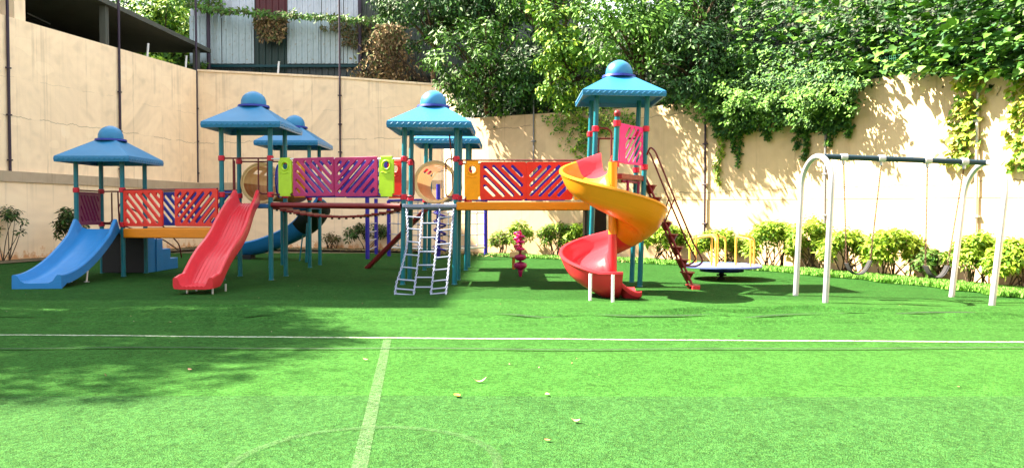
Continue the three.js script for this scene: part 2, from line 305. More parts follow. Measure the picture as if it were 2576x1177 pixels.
{ const up = [], lo = [], bk = []; let s = 0;
  for (let i = 0; i < RW.length - 1; i++) { const a = RW[i], b = RW[i + 1], j = (q) => 1.94 + .012 * (-q.z - 16);
    up.push(slab(a, b, j(a) + .018, a.h, j(b) + .018, b.h, 0, -.35, s)); lo.push(slab(a, b, -.3, j(a), -.3, j(b), .012, -.35, s + 3)); bk.push(slab(a, b, j(a) - .1, j(a) + .2, j(b) - .1, j(b) + .2, -.03, -.2, s)); s += a.distanceTo(b); }
  part('upper_wall', join(up), wallMatShadeTan, rightWall); part('lower_wall', join(lo), wallMatShadeTan, rightWall); part('joint_backing', join(bk), ledgeMat, rightWall); }
// point on a wall line seen in picture column x
function wallAt(x, pts, off = 0) {
  const k = (x - 1288) / FPX;
  for (let i = 0; i < pts.length - 1; i++) { const a = pts[i], b = pts[i + 1], dx = b.x - a.x, dz = b.z - a.z; const t = (-k * a.z - a.x) / (dx + k * dz);
    if (t >= -.04 && t <= 1.02) { const n = V(-dz, 0, dx).normalize(), p = V(a.x + dx * t, 0, a.z + dz * t).addScaledVector(n, off); p.n = n; p.h = a.h ? a.h + (b.h - a.h) * t : 8.3; return p; } }
}
const poleMat = new THREE.MeshStandardMaterial({ color: 0x2a1830, roughness: .6, map: wornTex }), poleGrey = new THREE.MeshStandardMaterial({ color: 0x77767c, roughness: .55, metalness: .3, map: wornTex });
function netPole(x, pts, y0, y1, label, mat = poleMat, r = .048, off = .075) {
  const p = wallAt(x, pts, off), t = thing('net_pole', label, 'pole', p.clone(), 'poles of the ball net fixed along the walls');
  const g = []; g.push(rod(V(p.x, y0, p.z), V(p.x, y1, p.z), r)); part('pole', join(g), mat, t);
  for (const h of [.06, .35, .65]) { const y = y0 + (Math.min(y1, p.h) - y0) * h + .12; part('clamp', rbox(.17, .05, .1, p.x, y, p.z, Math.atan2(p.n.x, p.n.z)), mat, t); }
}
const LW = [WA, WM, WB], BW = [WB, WC];
netPole(21, LW, 3.0, 12.5, 'dark pole at the left edge of the tall left wall');
netPole(300, LW, 3.0, 12.5, 'dark pole on the left wall above the lowest blue roof');
netPole(499.5, [WB.clone().add(V(.1, 0, 0)), WC], 3.1, 12.5, 'dark pole in the corner of the left and back walls');
netPole(858, BW, 4.0, 11.2, 'slim dark pole on the back wall between the towers', poleMat, .042);
netPole(1345, RW, 2.1, 6.1, 'slim grey pole on the right wall above the yellow bridge', poleGrey, .03);
netPole(1777, RW, .9, 5.4, 'slim dark pole on the sunlit wall above the merry-go-round', poleMat, .035);
netPole(2081, RW, 1.2, 5.3, 'slim grey pole on the wall behind the left swing arch', poleGrey, .035);
netPole(2463, RW, 1.2, 5.15, 'pale pole on the wall beside the right swing arch', new THREE.MeshStandardMaterial({ color: 0xb9b4b4, roughness: .5, metalness: .3, map: wornTex }), .035);
// short white stubs on the coping
for (const [x, pts, l] of [[384, LW, 'short white pipe stub on the left wall under the shed roof'], [479, LW, 'short white pipe stub near the corner of the walls'], [695, BW, 'short white pipe stub on the back wall before the green door sheet']]) {
  const p = wallAt(x, pts, -.2), y = pts === BW ? 8.0 : 8.33; solo('pipe_stub', join([rod(V(p.x, y, p.z), V(p.x + .05, y + .62, p.z), .045), rod(V(p.x + .05, y + .62, p.z), V(p.x + .051, y + .65, p.z), .055, .05)]), M.whitePaint, l, 'pipe', 'white pipe stubs on the walls', V(p.x, y, p.z)); }

// ---------------------------------------------------------------- hill behind the walls
const hillMat = new THREE.MeshStandardMaterial({ color: new THREE.Color().setRGB(.05, .055, .025), map: soilTex, bumpMap: soilTex, bumpScale: .05, roughness: 1 });
const rim = []; // plan points along the wall tops with their outward direction, the height there and the rise behind
{ const add = (p, o, y, rise, flat) => rim.push({ p, o: o.normalize(), y, rise, flat });
  add(WA, V(-1, 0, .1), 7.9, .15, 1); add(WM, V(-1, 0, 0), 7.9, .15, 1); add(WB, V(-.6, 0, -1), 7.9, .12, 1); add(WB.clone().lerp(WC, .3), V(-.05, 0, -1), 7.7, .12, 1); add(WC0, V(.1, 0, -1), 7.3, .12, 1);
  add(WC, V(.3, 0, -1), 6.7, .55, .3); add(RW[1], V(.5, 0, -.8), 5.0, .95, .1); add(RW[2], V(.6, 0, -.75), 4.9, 1.15, .05); add(RW[3], V(.8, 0, -.55), 4.8, 1.2, .05); add(RW[4], V(.9, 0, -.4), 4.7, 1.2, .05); add(RW[5], V(.96, 0, -.3), 4.4, 1.2, .05); add(RW[7], V(1, 0, -.2), 4.2, 1.2, .05); }
function hillAt(s, t) { // s along 0..n-1, t metres outward
  const i = Math.min(rim.length - 2, Math.floor(s)), f = s - i, a = rim[i], b = rim[i + 1], L = (x, y) => x + (y - x) * f;
  const p = a.p.clone().lerp(b.p, f), o = a.o.clone().lerp(b.o, f).normalize(), rise = L(a.rise, b.rise), flat = L(a.flat, b.flat);
  const q = p.clone().addScaledVector(o, t + .35), u = Math.max(0, t - flat);
  q.y = L(a.y, b.y) + 9 * (1 - Math.exp(-u * rise / 9)) + (t > 0 ? .5 * fbm(q.x * .3, q.z * .3, 1, 3) * Math.min(1, t / 3) : 0);
  return { q, o };
}
{ const nS = 110, nT = 40, pos = [], uv = [], idx = [];
  for (let j = 0; j <= nT; j++) for (let i = 0; i <= nS; i++) { const t = 40 * (j / nT) ** 1.8, { q } = hillAt(i / nS * (rim.length - 1), t); pos.push(q.x, q.y, q.z); uv.push(q.x, q.z + q.y); }
  for (let j = 0; j < nT; j++) for (let i = 0; i < nS; i++) { const a = j * (nS + 1) + i, b = a + nS + 1; idx.push(a, a + 1, b, b, a + 1, b + 1); }
  const g = new THREE.BufferGeometry(); g.setAttribute('position', new THREE.Float32BufferAttribute(pos, 3)); g.setAttribute('uv', new THREE.Float32BufferAttribute(uv, 2)); g.setIndex(idx); g.computeVertexNormals(); struct('hill', g, hillMat); }

// ---------------------------------------------------------------- apartment block outside the frame at the left: it shades the left half of the playground
{ const t = thing('added_apartment_block', 'tall plain apartment block left of the playground, outside the picture', 'building', V(-36, 0, -32));
  const bm = new THREE.MeshStandardMaterial({ color: 0xb9ad9a, roughness: .9, map: wallTex });
  part('wall', rbox(12, 31.5, 23.5, -36, 15.75, -32.5, 0, .02), bm, t); part('roof', rbox(12.4, .4, 23.9, -36, 31.701, -32.5, 0, .02), bm, t);
  const wm = new THREE.MeshStandardMaterial({ color: 0x2a343c, roughness: .15 });
  for (let f = 0; f < 9; f++) for (let k = 0; k < 6; k++) part('window', rbox(.12, 1.4, 1.6, -29.99, 3 + f * 3.3, -42.4 + k * 3.9, 0, .01), wm, t); }

{ const t = thing('added_apartment_block', 'long apartment block added unseen behind the viewer to block low sky light', 'building', V(0, 0, 34));  // added block, out of view, cutting horizon sky so fronts turn darker
  const bm = new THREE.MeshStandardMaterial({ color: 0x9d9080, roughness: .9, map: wallTex }), wm = new THREE.MeshStandardMaterial({ color: 0x2a343c, roughness: .15 });
  part('wall', rbox(70, 26, 10, 4, 13, 33, 0, .02), bm, t); part('roof', rbox(70.4, .4, 10.4, 4, 26.201, 33, 0, .02), bm, t);
  for (let f = 0; f < 7; f++) for (let k = 0; k < 15; k++) part('window', rbox(1.8, 1.5, .12, -28 + k * 4.5, 3 + f * 3.4, 27.99, 0, .01), wm, t); }

// ---------------------------------------------------------------- sheds behind the walls
const sheetTex = dataTex(512, 512, (u, v) => { const n = .97 + .04 * tn(u, v, 12, 2) + .05 * (rnd() - .5), s = Math.max(0, tn(u, v * .3, 34, 6) - .25) * .35, r = Math.max(0, tn(u, v, 20, 12) - .35) * 1.2; return [n - s * .5 - r * .15, n - s * .5 - r * .35, n - s * .55 - r * .5]; }, true, .4, .4);
const sheetMat = (hex) => new THREE.MeshStandardMaterial({ color: hex, roughness: .55, metalness: .15, map: sheetTex, side: THREE.DoubleSide });
function sheetGeo(w, h, pitch = .3, amp = .06) { // ribbed metal sheet standing on y = 0, centred on x
  const pr = [[0, 0], [.3, 0], [.38, 1], [.62, 1], [.7, 0]], n = Math.round(w / pitch), pos = [], uv = [], idx = []; const xs = [];
  for (let i = 0; i < n; i++) for (const [a, b] of pr) xs.push([-w / 2 + (i + a) * w / n, b * amp]); xs.push([w / 2, 0]);
  for (const [x, z] of xs) for (const y of [0, h]) { pos.push(x, y, z); uv.push(x, y); }
  for (let i = 0; i < xs.length - 1; i++) { const a = i * 2; idx.push(a, a + 2, a + 1, a + 1, a + 2, a + 3); }
  const g = new THREE.BufferGeometry(); g.setAttribute('position', new THREE.Float32BufferAttribute(pos, 3)); g.setAttribute('uv', new THREE.Float32BufferAttribute(uv, 2)); g.setIndex(idx); return toCreasedNormals(g, .2);
}
const SD = 38.4; // the corrugated shed stands just behind the back wall
const shed = thing('corrugated_shed', 'pale blue corrugated metal shed standing above the back wall', 'shed', at(700, 205, SD));
{ const mats = { white: sheetMat(0xb6bdc8), pale: sheetMat(0xa3b3b8), red: sheetMat(0x4a1018), green: sheetMat(0x14302c), dark: sheetMat(0x3c443e), rim: sheetMat(0x3a4648) };
  const strip = (x0, x1, yTop, yBot, m, dz, label) => { const a = at(x0, yBot, SD), b = at(x1, yBot, SD), top = at(x0, yTop, SD).y; const g = sheetGeo(b.x - a.x, top - a.y); place('metal_sheet', g, m, shed, V((a.x + b.x) / 2, a.y, -SD + dz), 0, label); };
  for (const [x0, x1, l] of [[476, 556], [558, 638], [722, 806], [808, 862], [864, 908]]) { strip(x0, x1, 40, 160, mats.pale, 0); strip(x0, x1, -95, 44, mats.white, -.06); }
  strip(640, 720, -95, 46, mats.red, -.12, 'dark red sheet'); strip(640, 720, 44, 190, mats.green, -.05, 'dark green sheet');
  for (const [x0, x1] of [[910, 990], [992, 1070], [1072, 1150]]) { strip(x0, x1, 30, 190, mats.dark, -.1, 'grey weathered sheet'); strip(x0, x1, -95, 34, mats.dark, -.16, 'grey weathered sheet'); }
  for (const [x0, x1] of [[476, 638], [722, 908]]) strip(x0, x1, 164, 196, mats.rim, .02, 'dark weathered bottom sheet');
  const a = at(470, 163, SD - .2), b = at(1000, 163, SD - .2); part('bottom_rail', beam(a, b, .12, .13), M.darkTeal, shed);
  part('base_wall', rbox(20, 1.2, .5, -6.6, 7.5, -SD - .2), ledgeMat, shed, 'grey block base');
  for (const x of [524, 905]) { const p = at(x, 190, SD - .35); part('post', rod(V(p.x, p.y - .6, p.z), V(p.x, 12.4, p.z), .09), poleMat, shed); }
  part('cable', pipe(smooth([at(470, 8, SD - 1), at(520, 24, SD - 1), at(640, 31, SD - 1), at(760, 40, SD - 1), at(900, 48, SD - 1), at(1000, 48, SD - 1)], 30), .02), poleMat, shed);
  part('back_wall', rbox(20, 9, .2, -6.6, 12.4, -SD - 1.2), mats.dark, shed); }
const carport = thing('open_shed', 'dark open-sided shed with a flat grey roof behind the left wall', 'shed', at(240, 120, 33).setX(-20));
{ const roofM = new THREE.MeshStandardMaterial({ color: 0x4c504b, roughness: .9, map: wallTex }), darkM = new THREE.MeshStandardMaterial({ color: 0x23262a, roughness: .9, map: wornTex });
  const A = at(245, -8, 30.3), B = at(527, 126, 37.6), d = B.clone().sub(A), n = V(-d.z, 0, d.x).normalize();
  const A2 = A.clone().addScaledVector(d, -1.3), w = 5.5;
  const G = (p, o, y) => p.clone().addScaledVector(n, -o).add(V(0, y, 0));
  const q = [[A2, 0], [B, 0], [B, w], [A2, w]].map(([p, o]) => [G(p, o, .04 + o * .05), G(p, o, -.14 + o * .05)]);
  const tri = []; const face = (a, b, c, e) => { for (const v of [a, b, c, a, c, e]) tri.push(v.x, v.y, v.z); };
  face(q[0][0], q[1][0], q[2][0], q[3][0]); face(q[3][1], q[2][1], q[1][1], q[0][1]); for (let i = 0; i < 4; i++) { const j = (i + 1) % 4; face(q[i][1], q[j][1], q[j][0], q[i][0]); }
  const g = new THREE.BufferGeometry(); g.setAttribute('position', new THREE.Float32BufferAttribute(tri, 3)); g.setAttribute('uv', new THREE.Float32BufferAttribute(tri.filter((_, i) => i % 3 !== 1), 2)); g.computeVertexNormals();
  part('roof', g, roofM, carport);
  part('fascia', slab(A2.clone().setY(0), B.clone().setY(0), A2.y - .15, A2.y + .05, B.y - .15, B.y + .05, .06, .003), roofM, carport);
  for (const t of [.08, .9]) { const p = A.clone().lerp(B, t).addScaledVector(n, -.25); part('post', rbox(.26, 2.2, .26, p.x, p.y - 1.25, p.z), roofM, carport); }
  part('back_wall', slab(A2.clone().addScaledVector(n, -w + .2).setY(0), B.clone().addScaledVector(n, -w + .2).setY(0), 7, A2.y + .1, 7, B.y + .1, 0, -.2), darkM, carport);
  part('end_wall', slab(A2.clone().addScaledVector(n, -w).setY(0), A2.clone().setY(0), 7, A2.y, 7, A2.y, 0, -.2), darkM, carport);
  part('tube_lamp', rod(at(152, 33, 31.5).add(V(-1.4, .0, 0)), at(205, 60, 33).add(V(-1.4, .0, 0)), .03), M.steel, carport);
  const c = wallAt(25, LW, -.3); part('corner_block', rbox(.8, 2, .6, c.x - .1, 9.2, c.z - .6), wallMat, carport); }

// ---------------------------------------------------------------- the play structure
const PLAY = thing('play_structure', 'large linked play structure of blue-roofed towers, slides and coloured bridges', 'playground set', V(-4, 0, -18.5));
const post = (a, b, collars = [], mat = M.teal) => { const m = part('post', join([rod(a, b, .056, .056, 16), rod(V(a.x, 0, a.z), V(a.x, .03, a.z), .075, .06, 16)]), mat, PLAY);
  for (const h of collars) { const p = a.clone().lerp(b, (h - a.y) / (b.y - a.y)); part('collar', join([rod(p.clone().add(V(0, -.05, 0)), p.clone().add(V(0, .05, 0)), .078, .078, 16), rod(p.clone().add(V(0, -.062, 0)), p.clone().add(V(0, -.05, 0)), .066, .078, 16), rod(p.clone().add(V(0, .05, 0)), p.clone().add(V(0, .062, 0)), .078, .066, 16)]), M.collar, m); } return m; };
// square roof with a rope-ribbed fascia and a dome
function roofGeo(a, rise, fas) {
  const R = a * Math.SQRT2, pr = [[.02, rise - .05], [R * .93, fas * .75], [R * .95, .0], [R, .0], [R * 1.012, fas * .5], [R, fas], [.36, rise], [.02, rise + .01]].map(([x, y]) => new THREE.Vector2(x, y));
  let g = new THREE.LatheGeometry(pr, 4); g.rotateY(Math.PI / 4); g = g.toNonIndexed(); g.computeVertexNormals(); return g;
}
function ribsGeo(a, fas) { const gs = []; for (let s = 0; s < 4; s++) for (let i = 0; i < 14; i++) { const g = new RoundedBoxGeometry(.105, .032, .022, 2, .01); g.rotateZ(.62); g.translate(-a + .08 + (i + .15) * (2 * a - .1) / 14, fas * .52, a * 1.008); g.rotateY(s * Math.PI / 2); gs.push(g); } return join(gs); }
const shared = {};
function roof(cx, y, cz, a, rise, fas, mat = M.roofBlue, tilt = 0) {
  const k = `${a},${rise},${fas}`; const G = shared[k] ??= { r: roofGeo(a, rise, fas), f: ribsGeo(a, fas) };
  const r = place('roof', G.r, mat, PLAY, V(cx, y, cz)); r.rotation.z = tilt;
  const f = shade(new THREE.Mesh(G.f, mat)); f.name = 'fascia_ribs'; f.userData.kind = 'stuff'; r.add(f);
  const dome = shade(new THREE.Mesh(shared.dome ??= new THREE.LatheGeometry([[.0, .345], [.06, .347], [.12, .325], [.2, .28], [.26, .215], [.295, .13], [.305, .04], [.30, 0]].map(([x, q]) => new THREE.Vector2(x, q)).reverse(), 32), M.domeBlue)); dome.name = 'dome'; dome.position.y = rise + .035; r.add(dome);
  const ring = shade(new THREE.Mesh(shared.ring ??= new THREE.CylinderGeometry(.37, .385, .05, 32), M.navy)); ring.name = 'dome_ring'; ring.position.y = rise + .012; r.add(ring);
  return r;
}
function deck(x0, x1, z0, z1, y, mat = M.deckBlue) { return part('deck', rbox(x1 - x0 + .06, .1, z1 - z0 + .06, (x0 + x1) / 2, y - .05, (z0 + z1) / 2, 0, .02), mat, PLAY); }
// panel w x h with slanted slots; dir +1 leans "/" and -1 leans "\"
function slotPanel(w, h, dir, pitch = .15, slot = .036, inset = .085, ang = 45, thick = .034) {
  const s = new THREE.Shape(), r = .05; s.moveTo(r, 0); s.lineTo(w - r, 0); s.quadraticCurveTo(w, 0, w, r); s.lineTo(w, h - r); s.quadraticCurveTo(w, h, w - r, h); s.lineTo(r, h); s.quadraticCurveTo(0, h, 0, h - r); s.lineTo(0, r); s.quadraticCurveTo(0, 0, r, 0);
  const th = ang * Math.PI / 180, ux = Math.cos(th), uy = Math.sin(th), nx = -uy, ny = ux, x0 = inset, x1 = w - inset, y0 = inset, y1 = h - inset;
  for (let k = -20; k <= 20; k++) { const cx = w / 2 + nx * pitch * (k + .5), cy = h / 2 + ny * pitch * (k + .5); let t0 = -9, t1 = 9;
    for (const [o, u, lo, hi] of [[cx, ux, x0, x1], [cy, uy, y0, y1]]) { const a = (lo - o) / u, b = (hi - o) / u; t0 = Math.max(t0, Math.min(a, b)); t1 = Math.min(t1, Math.max(a, b)); }
    t0 += slot; t1 -= slot; if (t1 - t0 < .05) continue;
    const A = [cx + ux * t0, cy + uy * t0], B = [cx + ux * t1, cy + uy * t1], pt = (c, a) => { let x = c[0] + slot * Math.cos(a); return [dir > 0 ? x : w - x, c[1] + slot * Math.sin(a)]; };
    const P = []; for (let i = 0; i <= 6; i++) P.push(pt(B, th - Math.PI / 2 + Math.PI * i / 6)); for (let i = 0; i <= 6; i++) P.push(pt(A, th + Math.PI / 2 + Math.PI * i / 6));
    s.holes.push(new THREE.Path(P.map(([x, y]) => new THREE.Vector2(x, y)))); }
  const g = new THREE.ExtrudeGeometry(s, { depth: thick, bevelEnabled: true, bevelSize: .006, bevelThickness: .006, bevelSegments: 1, curveSegments: 4 }); g.translate(0, 0, -.017); return g;
}
function holePanel(w, h) {
  const s = new THREE.Shape(), q = (a, b) => s.lineTo(a, b); s.moveTo(.04, 0); q(w - .04, 0); q(w - .04, .06); q(w, .08); q(w, h - .08); q(w - .04, h - .06); q(w - .04, h); q(.04, h); q(.04, h - .06); q(0, h - .08); q(0, .08); q(.04, .06);
  const hole = new THREE.Path(); hole.absarc(w / 2, h - .19, .085, 0, Math.PI * 2); s.holes.push(hole);
  const b = new THREE.ExtrudeGeometry(s, { depth: .03, bevelEnabled: true, bevelSize: .006, bevelThickness: .006, bevelSegments: 1, curveSegments: 16 }); b.translate(0, 0, -.015);
  const ring = new THREE.TorusGeometry(.1, .022, 8, 28); ring.translate(w / 2, h - .19, .016);
  const rib = tubeOf(smooth([V(.05, h - .36, .02), V(w * .25, h - .345, .02), V(w * .5, h - .37, .02), V(w * .75, h - .345, .02), V(w - .05, h - .36, .02)], 16), .012, 6);
  return join([b, ring, rib]);
}
const yawOf = (a, b) => -Math.atan2(b.z - a.z, b.x - a.x);
// lay panels side by side from a to b (bottom corners); items [name, geometry factory(w), material, width fraction, label]
function rowOf(a, b, items) { const d = b.clone().sub(a), L = d.length(); let t = 0; for (const [name, make, mat, f, label] of items) { if (make) place(name, make(f * L - .012), mat, PLAY, a.clone().addScaledVector(d, t + .006 / L), yawOf(a, b), label); t += f; } }
function rail(a, b, r = .02, mat = M.railMaroon) { part('rail', rod(a, b, r, r, 10), mat, PLAY); }

// --- towers: [FL x, z front, deck height, eave height, overhang roof half, lean]
const W_ = 1.17;
function tower(x0, zf, eave, dk, collars, opt = {}) {
  const w = opt.w ?? W_, x1 = x0 + w, zb = zf - w, ln = opt.lean ?? 0, T = (x, z) => [V(x, 0, z), V(x + ln * (eave + .1), eave + .1, z)];
  for (const [x, z] of [[x0, zf], [x1, zf], [x0, zb], [x1, zb]]) post(...T(x, z), collars);
  roof((x0 + x1) / 2 + ln * eave, eave, (zf + zb) / 2, opt.a ?? .93, opt.rise ?? .6, opt.fas ?? .14, M.roofBlue, -ln * .5);
  deck(x0 + ln * dk, x1 + ln * dk, zb, zf, dk, opt.deck);
  return { x0, x1, zf, zb, dk, ln };
}
const A = tower(-11.03, -19.1, 2.90, 1.2, [1.33, 2.2]);
const B = tower(-6.96, -18.1, 3.63, 1.84, [2.06, 2.93]);
const C = tower(-7.17, -22.35, 3.60, 1.84, [2.06, 2.93]);
const D = tower(-2.47, -17.0, 3.50, 1.80, [1.98, 2.83], { lean: .016, rise: .57, deck: M.deckGrey });
const E = tower(-2.47, -21.25, 3.55, 1.80, [1.98, 2.83], { lean: .016 });
const F = tower(1.70, -16.5, 4.12, 2.42, [2.62, 3.45], { lean: .036, w: 1.1, a: .89, rise: .54, fas: .12, deck: M.maroon });

// --- tower A: blue slide, side panel, stair, gate rails
place('barrier_panel', slotPanel(1.0, .84, -1, .13, .03, .08, 60), M.plum, PLAY, V(A.x0, 1.32, A.zf - .08), Math.PI / 2, 'dark plum slotted panel');
rail(V(A.x0, 2.2, A.zf), V(A.x0, 2.2, A.zb)); rail(V(A.x0, 2.2, A.zb), V(A.x1, 2.2, A.zb)); rail(V(A.x0 + .05, 1.33, A.zb), V(A.x0 + .3, 1.33, A.zb));
part('gate_rail', pipe([V(A.x0 + .05, 1.36, A.zb + .04), V(A.x0 + .3, 1.36, A.zb + .04), V(A.x0 + .3, 2.17, A.zb + .04)], .02, .1), M.railMaroon, PLAY);
part('stair_rail', join([pipe([V(-10.55, 2.2, -20.2), V(-10.55, 1.3, -20.25), V(-10.55, 1.25, -20.6)], .02, .1), pipe([V(-10.62, 1.75, -20.35), V(-10.62, 1.9, -20.45), V(-9.95, 1.3, -21.4), V(-9.85, .7, -22.3), V(-9.85, .3, -22.45)], .02, .12), pipe([V(-10.62, 1.75, -20.35), V(-10.62, 1.3, -20.5), V(-9.97, .85, -21.6), V(-9.85, .55, -22.2)], .018, .1)]), M.railMaroon, PLAY);
{ // slide A
  const n = 36, fr = []; for (let i = 0; i <= n; i++) { const t = i / n, z = A.zf + .1 + (3.05) * t, y = .13 + 1.09 * Math.pow(1 - Math.min(1, t / .96), 1.75); fr.push({ p: V(-10.44 + .36 * t, y, z), r: V(1, 0, 0) }); }
  fr.forEach((f, i) => { const T = fr[Math.min(n, i + 1)].p.clone().sub(fr[Math.max(0, i - 1)].p).normalize(); f.r = V(-T.z, 0, T.x).normalize().multiplyScalar(-1); f.u = T.clone().cross(f.r).normalize(); if (f.u.y < 0) f.u.negate(); if (i > n - 5) f.u = V(0, 1, 0); });
  const prof = (t) => { const w = .52 - .03 * t, hw = .18 + .12 * Math.max(0, 1 - t / .14), lip = .075, dn = t > .9 ? -.0 - (t - .9) / .1 * .125 : -.035;
    const top = [[-w - .005, .0 + dn], [-w, hw - .02], [-w + .02, hw], [-w + lip, hw], [-w + lip + .03, hw - .03], [-w + .17, .05], [-w + .25, .006], [-.15, 0], [.15, 0], [w - .25, .006], [w - .17, .05], [w - lip - .03, hw - .03], [w - lip, hw], [w - .02, hw], [w, hw - .02], [w + .005, dn]];
    return [...top.reverse(), ...[[-w + .03, dn], [-w + .2, dn - .005], [w - .2, dn - .005], [w - .03, dn]]]; };
  const s = part('slide', sweep(fr, prof, .7), M.blue, PLAY, 'wide blue slide at the left end');
  for (const x of [-10.35, -9.95]) part('slide_leg', join([rod(V(x, 0, -17.6), V(x, .3, -17.65), .02), rod(V(x - .06, .012, -17.6), V(x + .06, .012, -17.6), .014)]), M.steel, s);
}
{ // moulded stair going down behind tower A
  const zs = A.zb - .06, side = new THREE.Shape(); side.moveTo(0, 0); side.lineTo(0, 1.18); side.lineTo(.42, 1.18); let z = .42, y = 1.18; for (let i = 0; i < 3; i++) { y -= .29; side.lineTo(z, y); z += .48; side.lineTo(z, y); } side.lineTo(z, 0);
  const mk = (x, d) => { const g = new THREE.ExtrudeGeometry(side, { depth: d, bevelEnabled: true, bevelSize: .012, bevelThickness: .012, bevelSegments: 2 }); g.rotateY(Math.PI / 2); g.translate(x, 0, zs); return g; };
  const st = part('stair', mk(A.x1 - .9, .9), M.blue, PLAY, 'blue moulded stair behind the left tower');
  part('stair_hollow_shade', rbox(1.14, 1.08, .04, (A.x0 + A.x1) / 2, .56, A.zb + .03), M.black, st, 'black sheet standing in for the shadowed hollow underneath');  // black sheet paints the shade of the open hollow under the stair
  part('stair_rib', rbox(.03, 1.12, .05, A.x1 + .03, .57, zs - .5), M.blue, st);
}
// --- red bridge A to B
{ const a = V(A.x1 + .06, 1.235, A.zf + .05), b = V(B.x0 - .06, 1.255, B.zf + .1), a2 = V(A.x1 + .06, 1.235, A.zb - .02), b2 = V(B.x0 - .06, 1.255, B.zb);
  part('bridge_beam', beam(a, b, .09, .24, .03), M.bridgeOrange, PLAY); part('bridge_beam', beam(a2, b2, .09, .24, .03), M.bridgeOrange, PLAY);
  const up = V(0, .06, 0); rowOf(a.clone().add(up), b.clone().add(up), [['barrier_panel', (w) => slotPanel(w, .89, -1, .165, .05, .07), M.panelRed, .43, 'red slotted panel'], ['gap', null, null, .13], ['barrier_panel', (w) => slotPanel(w, .89, 1, .165, .05, .07), M.panelRed, .44, 'red slotted panel']]);
  rail(a.clone().setY(2.2), b.clone().setY(2.2)); rail(a2.clone().setY(2.2), b2.clone().setY(2.2));
  rowOf(a2.clone().add(up), b2.clone().add(up), [['gap', null, null, .15], ['barrier_panel', (w) => slotPanel(w, .87, -1, .165, .05, .07), M.navy, .42, 'navy slotted panel on the far side'], ['barrier_panel', (w) => slotPanel(w, .87, 1, .165, .05, .07), M.navy, .42, 'navy slotted panel on the far side']]);
  for (let i = 0; i < 9; i++) { const t = (i + .5) / 9, p = a.clone().lerp(b, t), q = a2.clone().lerp(b2, t); const m = p.clone().lerp(q, .5); part('bridge_plank', rbox(.29, .05, p.distanceTo(q) - .1, m.x, m.y - .08, m.z), M.deckBlue, PLAY); } }
// --- tower B: red wave slide, rails, tunnel to C
{ const n = 60, fr = [], x0 = -6.35, x1 = -6.27, z0 = B.zf + .02, L = 3.3;
  const hy = (t) => { const q = Math.min(1, t / .86); return .17 + 1.69 * (1 - q) + .07 * Math.sin(q * Math.PI * 3.1) * (1 - q * .4) * (q < 1 ? 1 : 0); };
  for (let i = 0; i <= n; i++) { const t = i / n; let y = 0, wsum = 0; for (let k = -4; k <= 4; k++) { const w = 5 - Math.abs(k); y += hy(Math.max(0, Math.min(1, t + k * .012))) * w; wsum += w; } fr.push({ p: V(x0 + (x1 - x0) * t, y / wsum, z0 + L * t) }); }
  fr.forEach((f, i) => { const T = fr[Math.min(n, i + 1)].p.clone().sub(fr[Math.max(0, i - 1)].p).normalize(); f.r = V(T.z, 0, -T.x).normalize(); f.u = T.clone().cross(f.r); if (f.u.y < 0) f.u.negate(); });
  const prof = (t) => { const w = .29 + .08 * Math.min(1, t / .3), hw = .23 + .1 * Math.max(0, 1 - t / .06) - .05 * Math.max(0, (t - .92) / .08), fl = [];
    for (let i = 0; i <= 28; i++) { const x = -w + .16 + (2 * w - .32) * i / 28; fl.push([x, .014 * (.5 - .5 * Math.cos(i / 28 * Math.PI * 2 * 5))]); }
    const top = [[-w - .02, .02], [-w - .02, hw - .02], [-w, hw], [-w + .045, hw], [-w + .07, hw - .03], [-w + .12, .04], ...fl, [w - .12, .04], [w - .07, hw - .03], [w - .045, hw], [w, hw], [w + .02, hw - .02], [w + .02, .02]];
    return [...top, [w - .0, -.04], [w - .14, -.055], [-w + .14, -.055], [-w, -.04]]; };
  const s = part('slide', sweep(fr, prof, .75), M.red, PLAY, 'red wavy ridged slide');
  for (const [x, z] of [[-6.5, -15.05], [-5.95, -14.95], [-5.9, -15.5], [-6.5, -15.5]]) part('slide_leg', rod(V(x, 0, z), V(x, .16, z), .02), M.steel, s);
  rail(V(B.x0, 2.93, B.zf), V(B.x1, 2.93, B.zf)); rail(V(B.x0, 2.93, B.zb), V(B.x1, 2.93, B.zb));
  for (const s2 of [-1, 1]) { const cx = (B.x0 + B.x1) / 2, x = cx + s2 * .30, e = cx + s2 * .56; part('gate_rail', pipe([V(x, 2.93, B.zf + .01), V(x, 2.08, B.zf + .01), V(e, 2.08, B.zf + .01)], .019, .12), M.railMaroon, PLAY); part('gate_rail', pipe([V(x + s2 * .1, 2.9, B.zf - .35), V(x + s2 * .1, 2.08, B.zf - .35), V(e, 2.06, B.zf - .35)], .019, .12), M.railMaroon, PLAY); }
}
